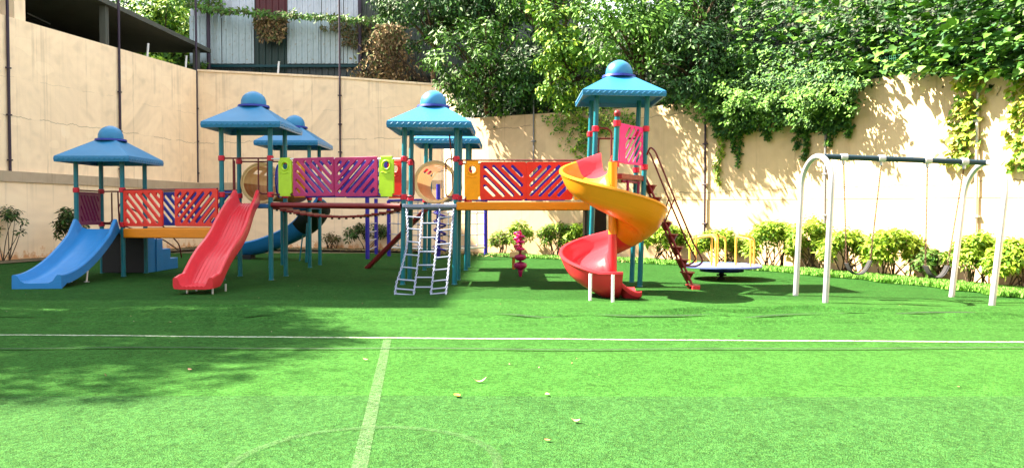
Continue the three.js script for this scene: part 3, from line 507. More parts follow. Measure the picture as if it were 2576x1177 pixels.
// crawl tunnels: half-pipes with windows, front ring
function tunnel(cx, z0, z1, cy, r, topMat, botMat, lx = 0) {
  const t = part('tunnel_ring', (() => { const g = new THREE.RingGeometry(r - .04, r + .04, 48); const e = new THREE.TorusGeometry(r + .02, .03, 8, 48); g.translate(cx, cy, z0 + .012); e.translate(cx, cy, z0); return join([g, e]); })(), topMat, PLAY, 'crawl tunnel mouth');
  const half = (a0, a1, name, mat) => { const slots = [.25, .5, .75], n = 30, m = 40, pos = [], uv = [], idx = []; const Lz = z1 - z0, hole = (u, v) => name === 'tunnel_top' && slots.some((s) => Math.abs(u - s) < .055) && [.22, .5, .78].some((s) => Math.abs(v - s) < .075);
    for (let j = 0; j <= m; j++) for (let i = 0; i <= n; i++) { const a = a0 + (a1 - a0) * i / n, b = j / m, R = r - .03 + .005 * Math.cos(b * Math.PI * 2 * 9); pos.push(cx + R * Math.cos(a), cy + R * Math.sin(a), z0 + Lz * b); uv.push(i / n * 1.4, b * 3); }
    for (let j = 0; j < m; j++) for (let i = 0; i < n; i++) { if (hole((i + .5) / n, (j + .5) / m)) continue; const k = j * (n + 1) + i, l = k + n + 1; idx.push(k, l, k + 1, l, l + 1, k + 1); }
    const g = new THREE.BufferGeometry(); g.setAttribute('position', new THREE.Float32BufferAttribute(pos, 3)); g.setAttribute('uv', new THREE.Float32BufferAttribute(uv, 2)); g.setIndex(idx); g.computeVertexNormals(); part(name, g, mat, t); };
  half(0, Math.PI, 'tunnel_top', topMat); half(Math.PI, 2 * Math.PI, 'tunnel_bottom', botMat);
}
tunnel((B.x0 + B.x1) / 2 - .02, B.zb + .02, C.zf - .02, 2.38, .48, M.cream, M.brownOrange);
tunnel((D.x0 + D.x1) / 2 + .04, D.zb + .02, E.zf - .02, 2.36, .47, M.cream, M.brownOrange);
part('round_panel', (() => { const g = new THREE.CylinderGeometry(.4, .4, .04, 32); g.rotateZ(Math.PI / 2); g.scale(1, 1.05, .8); g.translate(B.x1 + .02, 2.42, B.zb + .52); return g; })(), M.navy, PLAY, 'blue rounded side panel');
// --- tower C: blue slide turning to the left behind
{ const pts = [V(-6.5, 1.80, C.zb + .05), V(-6.42, 1.72, C.zb - .5), V(-6.5, 1.42, C.zb - 1.35), V(-7.05, 1.02, C.zb - 2.15), V(-8.0, .6, C.zb - 2.75), V(-9.1, .3, C.zb - 3.2), V(-10.3, .22, C.zb - 3.6)];
  const P = smooth(pts, 44), fr = P.map((p, i) => { const T = P[Math.min(44, i + 1)].clone().sub(P[Math.max(0, i - 1)]).normalize(), r = V(-T.z, 0, T.x).normalize(); return { p, r, u: r.clone().cross(T).normalize() }; });
  fr.forEach((f) => { if (f.u.y < 0) f.u.negate(); });
  const w = .42, hU = (a) => .34 * .88 * Math.pow(Math.abs(a), 2.4) - .05 - .28 * (1 - Math.abs(a) ** 3) * .35, prof = (t) => { const hw = .34; const o = []; for (let k = 0; k <= 16; k++) { const a = -1 + 2 * k / 16; o.push([a * w, hw * Math.pow(Math.abs(a), 2.4)]); } const i = []; for (let k = 16; k >= 0; k--) { const a = -1 + 2 * k / 16; i.push([a * (w + .05), hw * Math.pow(Math.abs(a), 2.4) - .05 - .28 * (1 - Math.abs(a) ** 3) * .35]); } return [...o, ...i]; };
  const s = part('slide', sweep(fr, prof, .8), M.blue, PLAY, 'curved blue slide behind the second tower');
  part('slide_underside', sweep(fr.slice(0, 22), () => { const o = []; for (let k = 0; k <= 16; k++) { const a = -1 + 2 * k / 16, y = hU(a) - .012; o.push([a * (w + .062), y]); } for (let k = 16; k >= 0; k--) { const a = -1 + 2 * k / 16, y = hU(a) - .03; o.push([a * (w + .075), y]); } return o; }, .8), M.black, s, 'black underside of the curved slide');
  part('slide_leg', rbox(.3, .16, .5, -9.3, .08, C.zb - 3.1), M.black, s); part('slide_leg', rod(V(-7.2, 0, C.zb - 2.0), V(-7.1, 1, C.zb - 2.1), .025), M.teal, s); part('slide_leg', rod(V(-6.75, 0, C.zb - 1.2), V(-6.7, 1.3, C.zb - 1.2), .05), M.teal, s);
}
// --- purple bridge B to D
{ const a = V(B.x1 + .05, 1.875, B.zf + .06), b = V(D.x0 - .03, 1.835, D.zf + .06), a2 = V(B.x1 + .05, 1.87, B.zb), b2 = V(D.x0 - .03, 1.83, D.zb);
  for (const [p, q] of [[a, b], [a2, b2]]) part('bridge_beam', join([rod(p.clone().add(V(0, -.06, 0)), q.clone().add(V(0, -.06, 0)), .062, .062, 14)]), M.maroon, PLAY, 'maroon bridge tube');
  const up = V(0, .15, 0), H = .9;
  rowOf(a.clone().add(up), b.clone().add(up), [['gap', null, null, .058], ['hole_panel', (w) => holePanel(w, H), M.lime, .108, 'lime green panel with a round hole'], ['gap', null, null, .012], ['barrier_panel', (w) => slotPanel(w, H - .01, -1, .15, .043, .07), M.magenta, .327, 'magenta slotted panel'], ['barrier_panel', (w) => slotPanel(w, H - .01, 1, .15, .043, .07), M.magenta, .327, 'magenta slotted panel'], ['gap', null, null, .012], ['hole_panel', (w) => holePanel(w, H), M.lime, .108, 'lime green panel with a round hole']]);
  const p0 = a.clone().lerp(b, .5); place('panel_joint', rbox(.03, .7, .03, 0, .45, .03), M.magenta, PLAY, p0.clone().add(up).add(V(0, .06, 0)), yawOf(a, b));
  rail(a.clone().setY(2.91), b.clone().setY(2.83), .02, M.steel); rail(a2.clone().setY(2.91), b2.clone().setY(2.83)); rail(a.clone().setY(2.06), b.clone().setY(2.0), .018);
  rowOf(a2.clone().add(up), b2.clone().add(up), [['gap', null, null, .05], ['hole_panel', (w) => holePanel(w, H), M.orange, .11, 'orange panel on the far side'], ['barrier_panel', (w) => slotPanel(w, H, -1, .15, .046, .07), M.indigo, .34, 'indigo slotted panel on the far side'], ['barrier_panel', (w) => slotPanel(w, H, 1, .15, .046, .07), M.indigo, .34, 'indigo slotted panel on the far side'], ['hole_panel', (w) => holePanel(w, H), M.panelRed, .12, 'red panel on the far side']]);
  for (let i = 0; i < 18; i++) { const t = (i + .5) / 18, p = a.clone().lerp(b, t), q = a2.clone().lerp(b2, t), m = p.clone().lerp(q, .5), sag = .2 * 4 * t * (1 - t) + .06; const pl = part('bridge_plank', rbox(.165, .05, p.distanceTo(q) - .12, m.x, m.y - .06 - sag, m.z), M.maroon, PLAY); part('bolt', rod(V(m.x, m.y - .12 - sag, m.z + p.distanceTo(q) / 2 - .12), V(m.x, m.y - .085 - sag, m.z + p.distanceTo(q) / 2 - .12), .03, .03, 8), M.black, pl); } }
// --- tower D: chain ladder and front rails
{ const ln = D.ln, xa = D.x0 + .04, xb = D.x1 - .02, topY = 1.74, tz = D.zf + .07;
  const lad = place('chain_ladder', new THREE.BufferGeometry(), M.chain, PLAY, PLAY.position.clone()); PLAY.remove(lad);
  const L = new THREE.Group(); L.name = 'chain_ladder'; L.userData.label = 'three-lane white chain ladder'; PLAY.add(L);
  part('top_bar', join([rbox(xb - xa + .1, .075, .1, (xa + xb) / 2 + ln * topY, 1.78, D.zf + .06)]), M.deckGrey, L);
  const tops = [0.02, .36, .70, .98].map((t) => V(xa + (xb - xa) * t + .03, topY, tz)), bots = [992, 1040, 1083, 1121].map((x) => onGround(x, 743));
  const along = (k, t) => { const p = tops[k].clone().lerp(bots[k], t); p.z += -.14 * Math.sin(Math.PI * t) + 0; if (k === 0) p.x += .10 * Math.sin(Math.PI * Math.min(1, t * 1.15)); return p; };
  const link = new THREE.TorusGeometry(.026, .0105, 5, 10); link.scale(.75, 1.25, 1);
  for (let k = 0; k < 4; k++) { const gs = [], n = 42; for (let i = 0; i < n; i++) { const p = along(k, (i + .5) / n), q = along(k, (i + .6) / n); const g = link.clone(); g.rotateY((i % 2) * Math.PI / 2 + .5); g.applyQuaternion(new THREE.Quaternion().setFromUnitVectors(UPY, p.clone().sub(q).normalize())); g.translate(p.x, p.y, p.z); gs.push(g); } part('chain', join(gs), M.chain, L); }
  const stag = [[.115, .265, .42, .57, .71, .84, .935, .985], [.20, .375, .54, .69, .82, .92], [.13, .29, .46, .61, .745, .86, .94, .99]];
  for (let k = 0; k < 3; k++) for (const t of stag[k]) part('rung', rod(along(k, t), along(k + 1, Math.min(1, t + (k === 0 ? .015 : k === 2 ? -.015 : 0))), .017, .017, 8), M.chain, L);
  for (const s2 of [-1, 1]) { const cx = (D.x0 + D.x1) / 2 + ln * 2.4, x = cx + s2 * .36, e = cx + s2 * .55; part('gate_rail', pipe([V(e, 2.83, D.zf + .02), V(x, 2.83, D.zf + .02), V(x, 1.98, D.zf + .02), V(e, 1.98, D.zf + .02)], .019, .1), M.railMaroon, PLAY); }
  part('gate_rail', pipe([V(-1.5, 3.5, D.zb + .02), V(-1.44, 2.8, D.zb + .02), V(-1.42, 2.0, D.zb + .02)], .018, .1), M.railMaroon, PLAY);
}
// --- sloping maroon balance beam off tower E's left side
{ const p0 = onGround(921, 676), p1 = V(-2.45, 1.75, E.zf + .1); part('sloping_beam', beam(p0.add(V(0, .06, 0)), p1, .26, .1, .02), M.maroon, PLAY, 'maroon beam sloping to the ground'); }
// --- orange bridge D to F
{ const a = V(D.x1 + .05, 1.87, D.zf + .06), b = V(F.x0 + .06, 1.87, D.zf + .02), a2 = V(D.x1 + .05, 1.87, D.zb), b2 = V(F.x0 + .04, 1.87, D.zb + .1);
  part('bridge_beam', beam(a, b, .1, .19, .03), M.bridgeOrange, PLAY, 'orange bridge beam'); part('bridge_beam', beam(a2, b2, .1, .19, .03), M.bridgeOrange, PLAY, 'orange bridge beam');
  const up = V(0, .05, 0), H = .86;
  rowOf(a.clone().add(up), b.clone().add(up), [['gap', null, null, .062], ['hole_panel', (w) => holePanel(w, H), M.orange, .115, 'orange panel with a round hole'], ['barrier_panel', (w) => slotPanel(w, H - .02, -1, .15, .043, .07), M.panelRed, .345, 'red slotted panel'], ['barrier_panel', (w) => slotPanel(w, H - .02, 1, .15, .043, .07), M.panelRed, .345, 'red slotted panel'], ['hole_panel', (w) => holePanel(w, H), M.orange, .115, 'orange panel with a round hole']]);
  rail(a.clone().setY(2.8), b.clone().setY(2.8), .018, M.railMaroon); rail(a2.clone().setY(2.8), b2.clone().setY(2.8), .018);
  rowOf(a2.clone().add(up), b2.clone().add(up), [['gap', null, null, .17], ['barrier_panel', (w) => slotPanel(w, H, -1, .15, .046, .07), M.indigo, .34, 'indigo slotted panel on the far side'], ['barrier_panel', (w) => slotPanel(w, H, 1, .15, .046, .07), M.indigo, .34, 'indigo slotted panel on the far side']]);
  for (let i = 0; i < 10; i++) { const t = (i + .5) / 10, p = a.clone().lerp(b, t), q = a2.clone().lerp(b2, t), m = p.clone().lerp(q, .5); part('bridge_plank', rbox(.285, .05, p.distanceTo(q) - .12, m.x, m.y - .07, m.z), M.deckBlue, PLAY); } }
// --- tower F: front corner post, panels, curved deck, spiral slide, pod ladder
{ const ln = F.ln, AX = V(1.99, 0, -14.9), sp = V(2.03, 0, -15.5), top = (p, y) => V(p.x + ln * y, y, p.z);
  const m = part('post', rod(top(sp, .0), top(sp, 3.58), .056, .056, 16), M.teal, PLAY);
  for (const h of [2.62, 3.45]) { const p = top(sp, h); part('collar', rod(p.clone().add(V(0, -.06, 0)), p.clone().add(V(0, .06, 0)), .08, .08, 16), M.collar, m); }
  { const p = top(sp, 3.6); part('post_cap', join([new THREE.SphereGeometry(.075, 14, 10).translate(p.x, p.y + .05, p.z), rod(p, p.clone().add(V(0, .04, 0)), .065)]), M.maroon, m); }
  const tri = new THREE.Shape([new THREE.Vector2(F.x0, 16.5), new THREE.Vector2(F.x1, 16.5), new THREE.Vector2(sp.x + .12, 15.45), new THREE.Vector2(sp.x - .1, 15.45)]);
  const tg = new THREE.ExtrudeGeometry(tri, { depth: .09, bevelEnabled: true, bevelSize: .015, bevelThickness: .012, bevelSegments: 2 }); tg.rotateX(-Math.PI / 2); tg.translate(ln * 2.42, 2.325, 0); part('deck', tg, M.maroon, PLAY, 'dark red corner deck');
  part('deck_brace', join([beam(top(V(sp.x + .15, 0, sp.z - .05), 2.3), top(V(F.x1 - .1, 0, F.zf + .05), 2.3), .06, .05), rod(top(V(sp.x + .3, 0, -15.7), 2.3), top(V(sp.x + .3, 0, -15.7), 2.0), .03), rod(top(V(F.x1 - .15, 0, -16.3), 2.3), top(V(F.x1 - .15, 0, -16.3), 1.9), .03)]), M.plum, PLAY);
  const a = top(sp, 2.65), b = top(V(F.x1, 0, F.zf), 2.65), d = b.clone().sub(a), yw = yawOf(a, b), LL = Math.hypot(d.x, d.z);
  const pg = slotPanel(LL - .42, .82, 1, .135, .052, .05, 46, .008); place('barrier_panel', pg, M.pink, PLAY, a.clone().addScaledVector(d, .35 / LL).add(V(0, .0, 0)), yw, 'pink slotted panel');
  place('barrier_panel', rbox(.26, .82, .05, .21, .41, .02), M.pink, PLAY, a.clone(), yw, 'plain pink panel');
  rail(top(V(F.x0, 0, F.zb), 3.35), top(V(F.x1, 0, F.zb), 3.35)); part('gate_rail', pipe([top(V(F.x0 + .05, 0, F.zf), 3.48), top(V(F.x0 + .35, 0, F.zf), 3.45), top(V(F.x0 + .37, 0, F.zf), 2.5)], .02, .15), M.railMaroon, PLAY); rail(top(V(F.x0 + .2, 0, F.zb), 3.35), top(V(F.x0 + .2, 0, F.zb), 2.45));
  part('backboard', rbox(.46, .85, .05, F.x0 + .28, 1.4, F.zb - .05), M.black, PLAY, 'black board under the spiral tower'); part('backboard', rbox(.05, 1.2, .5, F.x0 - .03, 1.1, F.zb + .3), M.black, PLAY, 'black board under the spiral tower');
  // spiral
  const rad = (q) => q * Math.PI / 180, a0 = -97, turn = 533, drop = 2.3;
  const H = (al) => 2.46 - (a0 - al) / 360 * 1.62;                        // floor height at angle al (degrees, decreasing)
  const frame = (al) => { const c = Math.cos(rad(al)), s = -Math.sin(rad(al)); return { p: V(AX.x + .001 * c, Math.max(.16, H(al)), AX.z - s * -1 * 0), r: V(c, 0, -Math.sin(rad(al)) * -1), u: UPY.clone() }; };
  const chan = (hw, hin) => { const o = [], n = 14, R0 = .09, R1 = 1.0; o.push([R0 + .0, hin]); for (let k = 0; k <= n; k++) { const t = k / n, x = R0 + .04 + (R1 - R0 - .06) * t; o.push([x, .16 * Math.pow(Math.abs(t - .45) / .55, 2.2) + (t > .8 ? (hw - .16) * Math.pow((t - .8) / .2, 1.5) : 0)]); } o.push([R1 + .01, hw + .015], [R1 + .05, hw + .01], [R1 + .06, hw - .03], [R1 + .035, hw - .06]);
    for (let k = n; k >= 0; k--) { const t = k / n, x = R0 + .02 + (R1 - R0) * t; o.push([x, -.05 + .17 * Math.pow(Math.abs(t - .45) / .55, 2.6) - .12 * (1 - Math.abs(2 * t - 1)) + (t > .82 ? (hw - .22) * Math.pow((t - .82) / .18, 1.7) : 0)]); } o.push([R0 - .02, hin]); return o; };
  // along the direction of travel "across" points outwards; al decreasing from above runs left, front, right
  const seg = (s, e, n) => { const f = []; for (let i = 0; i <= n; i++) f.push(frame(s + (e - s) * i / n)); return f; };
  const C0 = chan(.36, .3);
  const sl = part('slide', sweep(seg(a0 - 34, a0 - 300, 80), () => C0, .9), M.yellow, PLAY, 'yellow upper turn of the spiral slide');
  part('slide_entry', sweep(seg(a0, a0 - 34, 12), (t) => chan(.36 + .05 * (1 - t), .3), .9), M.red, sl, 'red entry piece'); 
  part('slide_lower', sweep(seg(a0 - 300, a0 - 536, 70), () => C0, .9), M.red, sl, 'red lower turn');
  { const fr = [], al = a0 - 536, f0 = frame(al); for (let i = 0; i <= 10; i++) { const t = i / 10; fr.push({ p: V(f0.p.x + .36 * t, .26 - .17 * Math.sin(t * 1.9), f0.p.z + .06 * t), r: f0.r, u: UPY }); }
    part('slide_exit', sweep(fr, (t) => { const p = chan(.075, .11); return p.map(([x, y]) => [.22 + x * .7, y * (y > 0 ? .8 : 1)]); }, .9), M.red, sl, 'red exit lip'); }
  part('centre_pole', rod(V(AX.x, 1.2, AX.z), V(AX.x, 2.62, AX.z), .085, .085, 18), M.yellow, sl); part('centre_pole', rod(V(AX.x, .05, AX.z), V(AX.x, 1.2, AX.z), .086, .086, 18), M.red, sl);
  for (const [x, y] of [[1485, 757], [1542, 761]]) { const p = onGround(x, y); part('slide_leg', rod(p, V(p.x + .01, .5, p.z - .05), .03), M.whitePaint, sl); }
  { const p = onGround(1535, 748); part('foot_plate', rbox(.34, .05, .22, p.x, .03, p.z), M.black, sl); }
  // pod ladder on the right side
  const lad = new THREE.Group(); lad.name = 'pod_ladder'; lad.userData.label = 'dark red ladder of step pods with looped handrails'; PLAY.add(lad);
  const tp = at(1618, 440, 16.75), bt = onGround(1742, 727), dir = bt.clone().sub(tp);
  const P = (t, o = 0) => tp.clone().addScaledVector(dir, t).add(V(0, 0, o));
  for (const o of [-.2, .2]) part('stringer', tubeOf([P(0, o), P(1, o)], .026, 8), M.maroon, lad);
  const pod = (() => { const g = new THREE.CylinderGeometry(.135, .05, .17, 14, 1); g.scale(1, 1, 1.75); g.translate(0, -.085, 0); const t = new THREE.CylinderGeometry(.15, .15, .02, 14); t.scale(1, 1, 1.75); t.translate(0, .005, 0); return join([g, t]); })();
  for (let i = 0; i < 9; i++) { const p = P(.1 + i * .1085); place('step', pod, M.maroon, lad, V(p.x + .05, p.y, p.z)); }
  part('ladder_foot', join([-.2, .2].map((o) => rbox(.16, .09, .09, bt.x + .03, .045, bt.z + o))), M.red, lad);
  for (const o of [-.3, .3]) { const q = (x, y, dd) => at(x, y, dd).add(V(0, 0, o)); part('handrail', pipe([q(1622, 392, 16.7), q(1630, 372, 16.6), q(1642, 382, 16.5), q(1690, 500, 16.4), q(1737, 611, 16.25), q(1762, 655, 16.2), q(1746, 668, 16.2), P(.80, o * .7)], .02, .1), M.railMaroon, lad); part('handrail_brace', rod(q(1690, 545 - 45, 16.4), P(.42, o * .7), .015), M.railMaroon, lad); }
}

// ---------------------------------------------------------------- free-standing play equipment
{ // net climber behind the bridges
  const t = thing('climbing_frame', 'dark blue climbing frame with white rope nets behind the middle tower', 'climbing frame', V(-2.6, 0, -27.6));
  const posts = [[924, 652, 2.2], [946, 640, 2.2], [978, 645, 2.1], [1103, 652, 2.65], [1222, 645, 2.1]].map(([x, y, h]) => { const p = onGround(x, y); part('post', rod(p, V(p.x, h, p.z), .075, .075, 14), M.indigo, t); return V(p.x, h, p.z); });
  for (let i = 1; i < 7; i++) part('rung', rod(posts[0].clone().setY(i * .31), posts[1].clone().setY(i * .31), .022), M.chain, t);
  const net = (a, b, n, m, y0, y1) => { const P = (u, v) => a.clone().lerp(b, u).setY(y0 + (y1 - y0) * v).add(V(0, -.03 * Math.sin(Math.PI * u) * 1, .05 * Math.sin(5 * u + 3 * v)));
    for (let i = 0; i <= n; i++) part('rope', tubeOf(Array.from({ length: 9 }, (_, k) => P(i / n, k / 8)), .016, 6), M.chain, t);
    for (let j = 0; j <= m; j++) part('rope', tubeOf(Array.from({ length: 13 }, (_, k) => P(k / 12, j / m)), .016, 6), M.chain, t);
    const k = []; for (let i = 1; i < n; i++) for (let j = 0; j <= m; j++) { const p = P(i / n, j / m); k.push(new THREE.SphereGeometry(.038, 6, 5).translate(p.x, p.y, p.z)); } const kn = part('knots', join(k), M.chain, t); kn.userData.kind = 'stuff'; };
  net(posts[2].clone().setY(0), posts[3].clone().setY(0), 5, 4, .45, 2.05); net(posts[3].clone().setY(0), posts[4].clone().setY(0), 5, 4, .45, 2.05);
  part('bottom_bar', rod(posts[2].clone().setY(.34), posts[3].clone().setY(.34), .035), M.whitePaint, t); part('bottom_bar', rod(posts[3].clone().setY(.34), posts[4].clone().setY(.34), .035), M.whitePaint, t);
  for (const y of [2.1]) { part('top_bar', rod(posts[2].clone().setY(y), posts[3].clone().setY(y), .04), M.indigo, t); part('top_bar', rod(posts[3].clone().setY(y), posts[4].clone().setY(y), .04), M.indigo, t); }
  const hx = posts[3], hel = []; for (let i = 0; i <= 90; i++) { const a = i / 90 * Math.PI * 2 * 5; hel.push(V(hx.x + .05 + .2 * Math.cos(a), .3 + i / 90 * 1.5, hx.z + .2 * Math.sin(a))); } part('spiral_climber', tubeOf(hel, .035, 8), M.indigo, t);
}
{ // totem
  const p = onGround(1309, 697), t = thing('spinning_totem', 'magenta totem of stacked spinning discs under the orange bridge', 'play totem', p.clone());
  const L = (pts) => { const g = new THREE.LatheGeometry(pts.map(([x, y]) => new THREE.Vector2(x, y)), 24); g.translate(p.x, 0, p.z); return g; };
  part('foot', L([[0, 0], [.03, 0], [.055, .12], [.07, .2], [0, .2]]), M.magenta, t);
  part('disc', L([[0, .19], [.09, .2], [.155, .25], [.17, .3], [.15, .35], [.06, .39], [0, .39]]), M.magenta, t); part('disc', L([[0, .41], [.08, .42], [.14, .46], [.16, .51], [.13, .555], [.05, .585], [0, .585]]), M.magenta, t);
  part('rod', rod(V(p.x, .38, p.z), V(p.x, 1.2, p.z), .03), M.maroon, t);
  for (const y of [.68, .86, 1.0]) { part('disc', L([[0, y], [.09, y], [.12, y + .03], [.09, y + .06], [0, y + .06]]), M.pink, t); part('loop', (() => { const g = new THREE.TorusGeometry(.09, .022, 8, 20); g.rotateX(1.2); g.translate(p.x - .06, y + .1, p.z); return g; })(), M.pink, t); }
}
{ const p = onGround(1292, 678), t = thing('bongo_stand', 'small brown post with a pale box beside the magenta totem', 'play post', p.clone());
  part('post', rbox(.09, .36, .09, p.x, .18, p.z), M.brownOrange, t); part('box', rbox(.26, .16, .2, p.x + .02, .44, p.z), M.cream, t); }
{ // merry-go-round
  const c = onGround(1816, 703), t = thing('merry_go_round', 'small roundabout with pale blue disc and yellow handrails', 'merry-go-round', c.clone());
  const lt = (pts, seg = 48) => { const g = new THREE.LatheGeometry(pts.map(([x, y]) => new THREE.Vector2(x, y)), seg); g.translate(c.x, 0, c.z); return g; };
  part('hub', lt([[0, 0], [.1, 0], [.1, .05], [.05, .06], [.05, .1], [.12, .1], [.12, .13], [.06, .135], [.06, .24], [0, .24]], 20), M.black, t);
  part('pan', lt([[0, .2], [.52, .2], [.52, .3], [0, .3]], 40), M.navy, t, 'dark blue underside');
  part('disc', toCreasedNormals(lt([[0, .301], [.92, .301], [.955, .315], [.955, .345], [.93, .365], [.9, .357], [0, .357]], 56).toNonIndexed(), .6), M.disc, t);
  for (let i = 0; i < 3; i++) { const a = i * 2.094 + 2.5, q = (r, o, y) => V(c.x + r * Math.cos(a + o), y, c.z + r * Math.sin(a + o)); part('handrail', pipe([q(.82, -.5, .355), q(.82, -.5, 1.02), q(.34, .1, 1.1), q(.34, .1, .355)], .026, .14), M.yellowRail, t); part('handrail', pipe([q(.82, .5, .355), q(.82, .5, 1.0), q(.36, .14, 1.06)], .024, .12), M.yellowRail, t); }
}
{ // swing set
  const L0 = onGround(2003, 745), L1 = onGround(2078, 763), R0 = onGround(2396, 748), R1 = onGround(2498, 769), LT = at(2058, 393, 14.1), RT = at(2486, 409, 13.9);
  const t = thing('swing_set', 'white arched double swing frame with a dark teal top beam', 'swing set', L0.clone().add(R1).multiplyScalar(.5));
  const arch = (a, b, top, rr2) => { const P = [], H = top.y, mid = a.clone().lerp(b, .5); for (let i = 0; i <= 60; i++) { const s = i / 60; const ang = Math.PI * s; let h, k; const r = a.distanceTo(b) / 2 * .98, st = H - r; const leg = st, arc = Math.PI * r, tot = 2 * leg + arc, d = s * tot; if (d < leg) { h = d; k = -1; } else if (d > leg + arc) { h = tot - d; k = 1; } else { const q = (d - leg) / r; h = st + r * Math.sin(q); k = -Math.cos(q); }
      const base = a.clone().lerp(b, (k + 1) / 2); const ln = h / H; P.push(V(base.x + (top.x - mid.x) * ln, h, base.z + (top.z - mid.z) * ln)); } return tubeOf(P, rr2, 14); };
  part('arch', arch(L0, L1, LT), M.galv, t); t.children[0].geometry.dispose?.(); t.remove(t.children[0]);
  part('arch', arch(L0, L1, LT, .052), M.galv, t); part('arch', arch(R0, R1, RT, .052), M.galv, t);
  part('top_beam', rod(LT, RT, .052, .052, 14), M.slate, t); 
  const hang = [[2122, 2131, 662], [2217, 2191, 655], [2333, 2330, 668], [2425, 2386, 668]].map(([x, xb, yb]) => { const k = (x - 1288) / FPX, d = LT.clone().sub(RT).negate(), s = (-k * LT.z - LT.x) / (d.x + k * d.z); const p = LT.clone().addScaledVector(d, s); return [p, at(xb, yb, -p.z - .05)]; });
  for (const [p, q] of hang) { part('hanger', join([rod(p.clone().add(V(-.06, 0, 0)), p.clone().add(V(.06, 0, 0)), .068, .068, 14), rod(p.clone().add(V(0, -.13, 0)), p, .03)]), M.galv, t);
    const gs = [], a = p.clone().add(V(0, -.1, 0)), n = 46; for (let i = 0; i < n; i++) { const g = new THREE.TorusGeometry(.018, .006, 5, 8); g.scale(.8, 1.5, 1); g.rotateY((i % 2) * 1.57 + .4); g.applyQuaternion(new THREE.Quaternion().setFromUnitVectors(UPY, a.clone().sub(q).normalize())); const c = a.clone().lerp(q, (i + .5) / n); g.translate(c.x, c.y, c.z); gs.push(g); } part('chain', join(gs), M.rust, t); }
  for (const [i, dip, lab] of [[0, .23, 'left seat'], [2, .22, 'right seat']]) { const a = hang[i][1], b = hang[i + 1][1], P = []; for (let k = 0; k <= 20; k++) { const s = k / 20, p = a.clone().lerp(b, s); p.y -= dip * (1 - Math.pow(Math.abs(2 * s - 1), 2.4)); P.push(p); }
    const fr = P.map((p, k) => { const T = P[Math.min(20, k + 1)].clone().sub(P[Math.max(0, k - 1)]).normalize(), r = V(0, 0, 1); return { p, r, u: r.clone().cross(T).normalize() }; }); part('seat', sweep(fr, () => [[-.085, -.008], [.085, -.008], [.085, .008], [-.085, .008]], .5), M.rubber, t); }
}
// fallen leaves on the turf
{ const lm = (hex) => new THREE.MeshStandardMaterial({ color: hex, roughness: .7, side: THREE.DoubleSide, map: wornTex });
  const leaf = (x, y, len, wid, yaw, bend, hex, label) => { const p = onGround(x, y), pos = [], uv = [], idx = [], n = 10; p.y = lift(p.x, p.z) + .018;
    for (let i = 0; i <= n; i++) { const s = i / n, w = wid * Math.pow(Math.sin(Math.PI * Math.min(1, .06 + s * .94)), .8); for (const k of [-1, 0, 1]) { const lx = (s - .5) * len, ly = bend * (2 * s - 1) ** 2 * len + Math.abs(k) * w * .25, lz = k * w / 2; pos.push(lx * Math.cos(yaw) - lz * Math.sin(yaw), ly + .004, lx * Math.sin(yaw) + lz * Math.cos(yaw)); uv.push(s, k); } }
    for (let i = 0; i < n; i++) for (let k = 0; k < 2; k++) { const a = i * 3 + k; idx.push(a, a + 3, a + 1, a + 1, a + 3, a + 4); }
    const g = new THREE.BufferGeometry(); g.setAttribute('position', new THREE.Float32BufferAttribute(pos, 3)); g.setAttribute('uv', new THREE.Float32BufferAttribute(uv, 2)); g.setIndex(idx); g.computeVertexNormals();
    const m = solo('fallen_leaf', g, lm(hex), label, 'leaf', 'dry leaves lying on the turf'); m.position.copy(p); };
  leaf(477, 937, .062, .035, .5, .25, 0xb98a72, 'pale pink leaf alone in the left tree shade');
  leaf(920, 910, .075, .035, .2, .3, 0xd9a58c, 'pale curled leaf just left of the faded white line');
  leaf(1206, 967, .135, .032, -.25, .35, 0xd9b49a, 'long curled pale leaf with upturned ends');
  leaf(1150, 1003, .085, .05, 1.0, .15, 0xe0a42a, 'bright yellow leaf left of centre');
  leaf(1377, 1000, .05, .04, 1.2, .3, 0xdcb08a, 'small pale leaf on the edge of the bright turf');
  leaf(1449, 1068, .066, .04, .1, .35, 0xd8a088, 'pale leaf on the dull near turf, right of centre');
  leaf(1377, 1116, .045, .03, .4, .2, 0xb0784a, 'tiny brown leaf nearest the viewer');
}

// ---------------------------------------------------------------- plants
const leafShape = (() => { // folded, slightly drooping leaf of unit length
  const mk = (pts, tris) => { const g = new THREE.BufferGeometry(); g.setAttribute('position', new THREE.Float32BufferAttribute(pts.flat(), 3)); g.setIndex(tris); g.computeVertexNormals(); g.setAttribute('uv', new THREE.Float32BufferAttribute(pts.flatMap((p) => [p[0] + .5, p[1]]), 2)); return g; };
  return { oval: mk([[0, 0, 0], [-.2, .42, .05], [0, .5, -.03], [.2, .42, .05], [0, 1, -.1]], [0, 2, 1, 0, 3, 2, 1, 2, 4, 2, 3, 4]),
    heart: mk([[0, .1, 0], [-.28, 0, .02], [-.45, .3, .07], [-.25, .66, .04], [0, 1, -.12], [.25, .66, .04], [.45, .3, .07], [.28, 0, .02], [0, .45, -.04]], [0, 8, 1, 1, 8, 2, 2, 8, 3, 3, 8, 4, 4, 8, 5, 5, 8, 6, 6, 8, 7, 7, 8, 0].reverse()),
    fine: mk([[0, 0, 0], [-.22, .3, .03], [.22, .3, .03], [-.18, .75, 0], [.18, .75, 0], [0, 1, -.06], [0, .5, -.05]], [0, 6, 1, 0, 2, 6, 1, 6, 3, 2, 4, 6, 3, 6, 5, 6, 4, 5]),
    blade: mk([[-.03, 0, 0], [.03, 0, 0], [0, 1, .25], [0, .5, .02]], [0, 1, 3, 0, 3, 2, 1, 2, 3]) };
})();
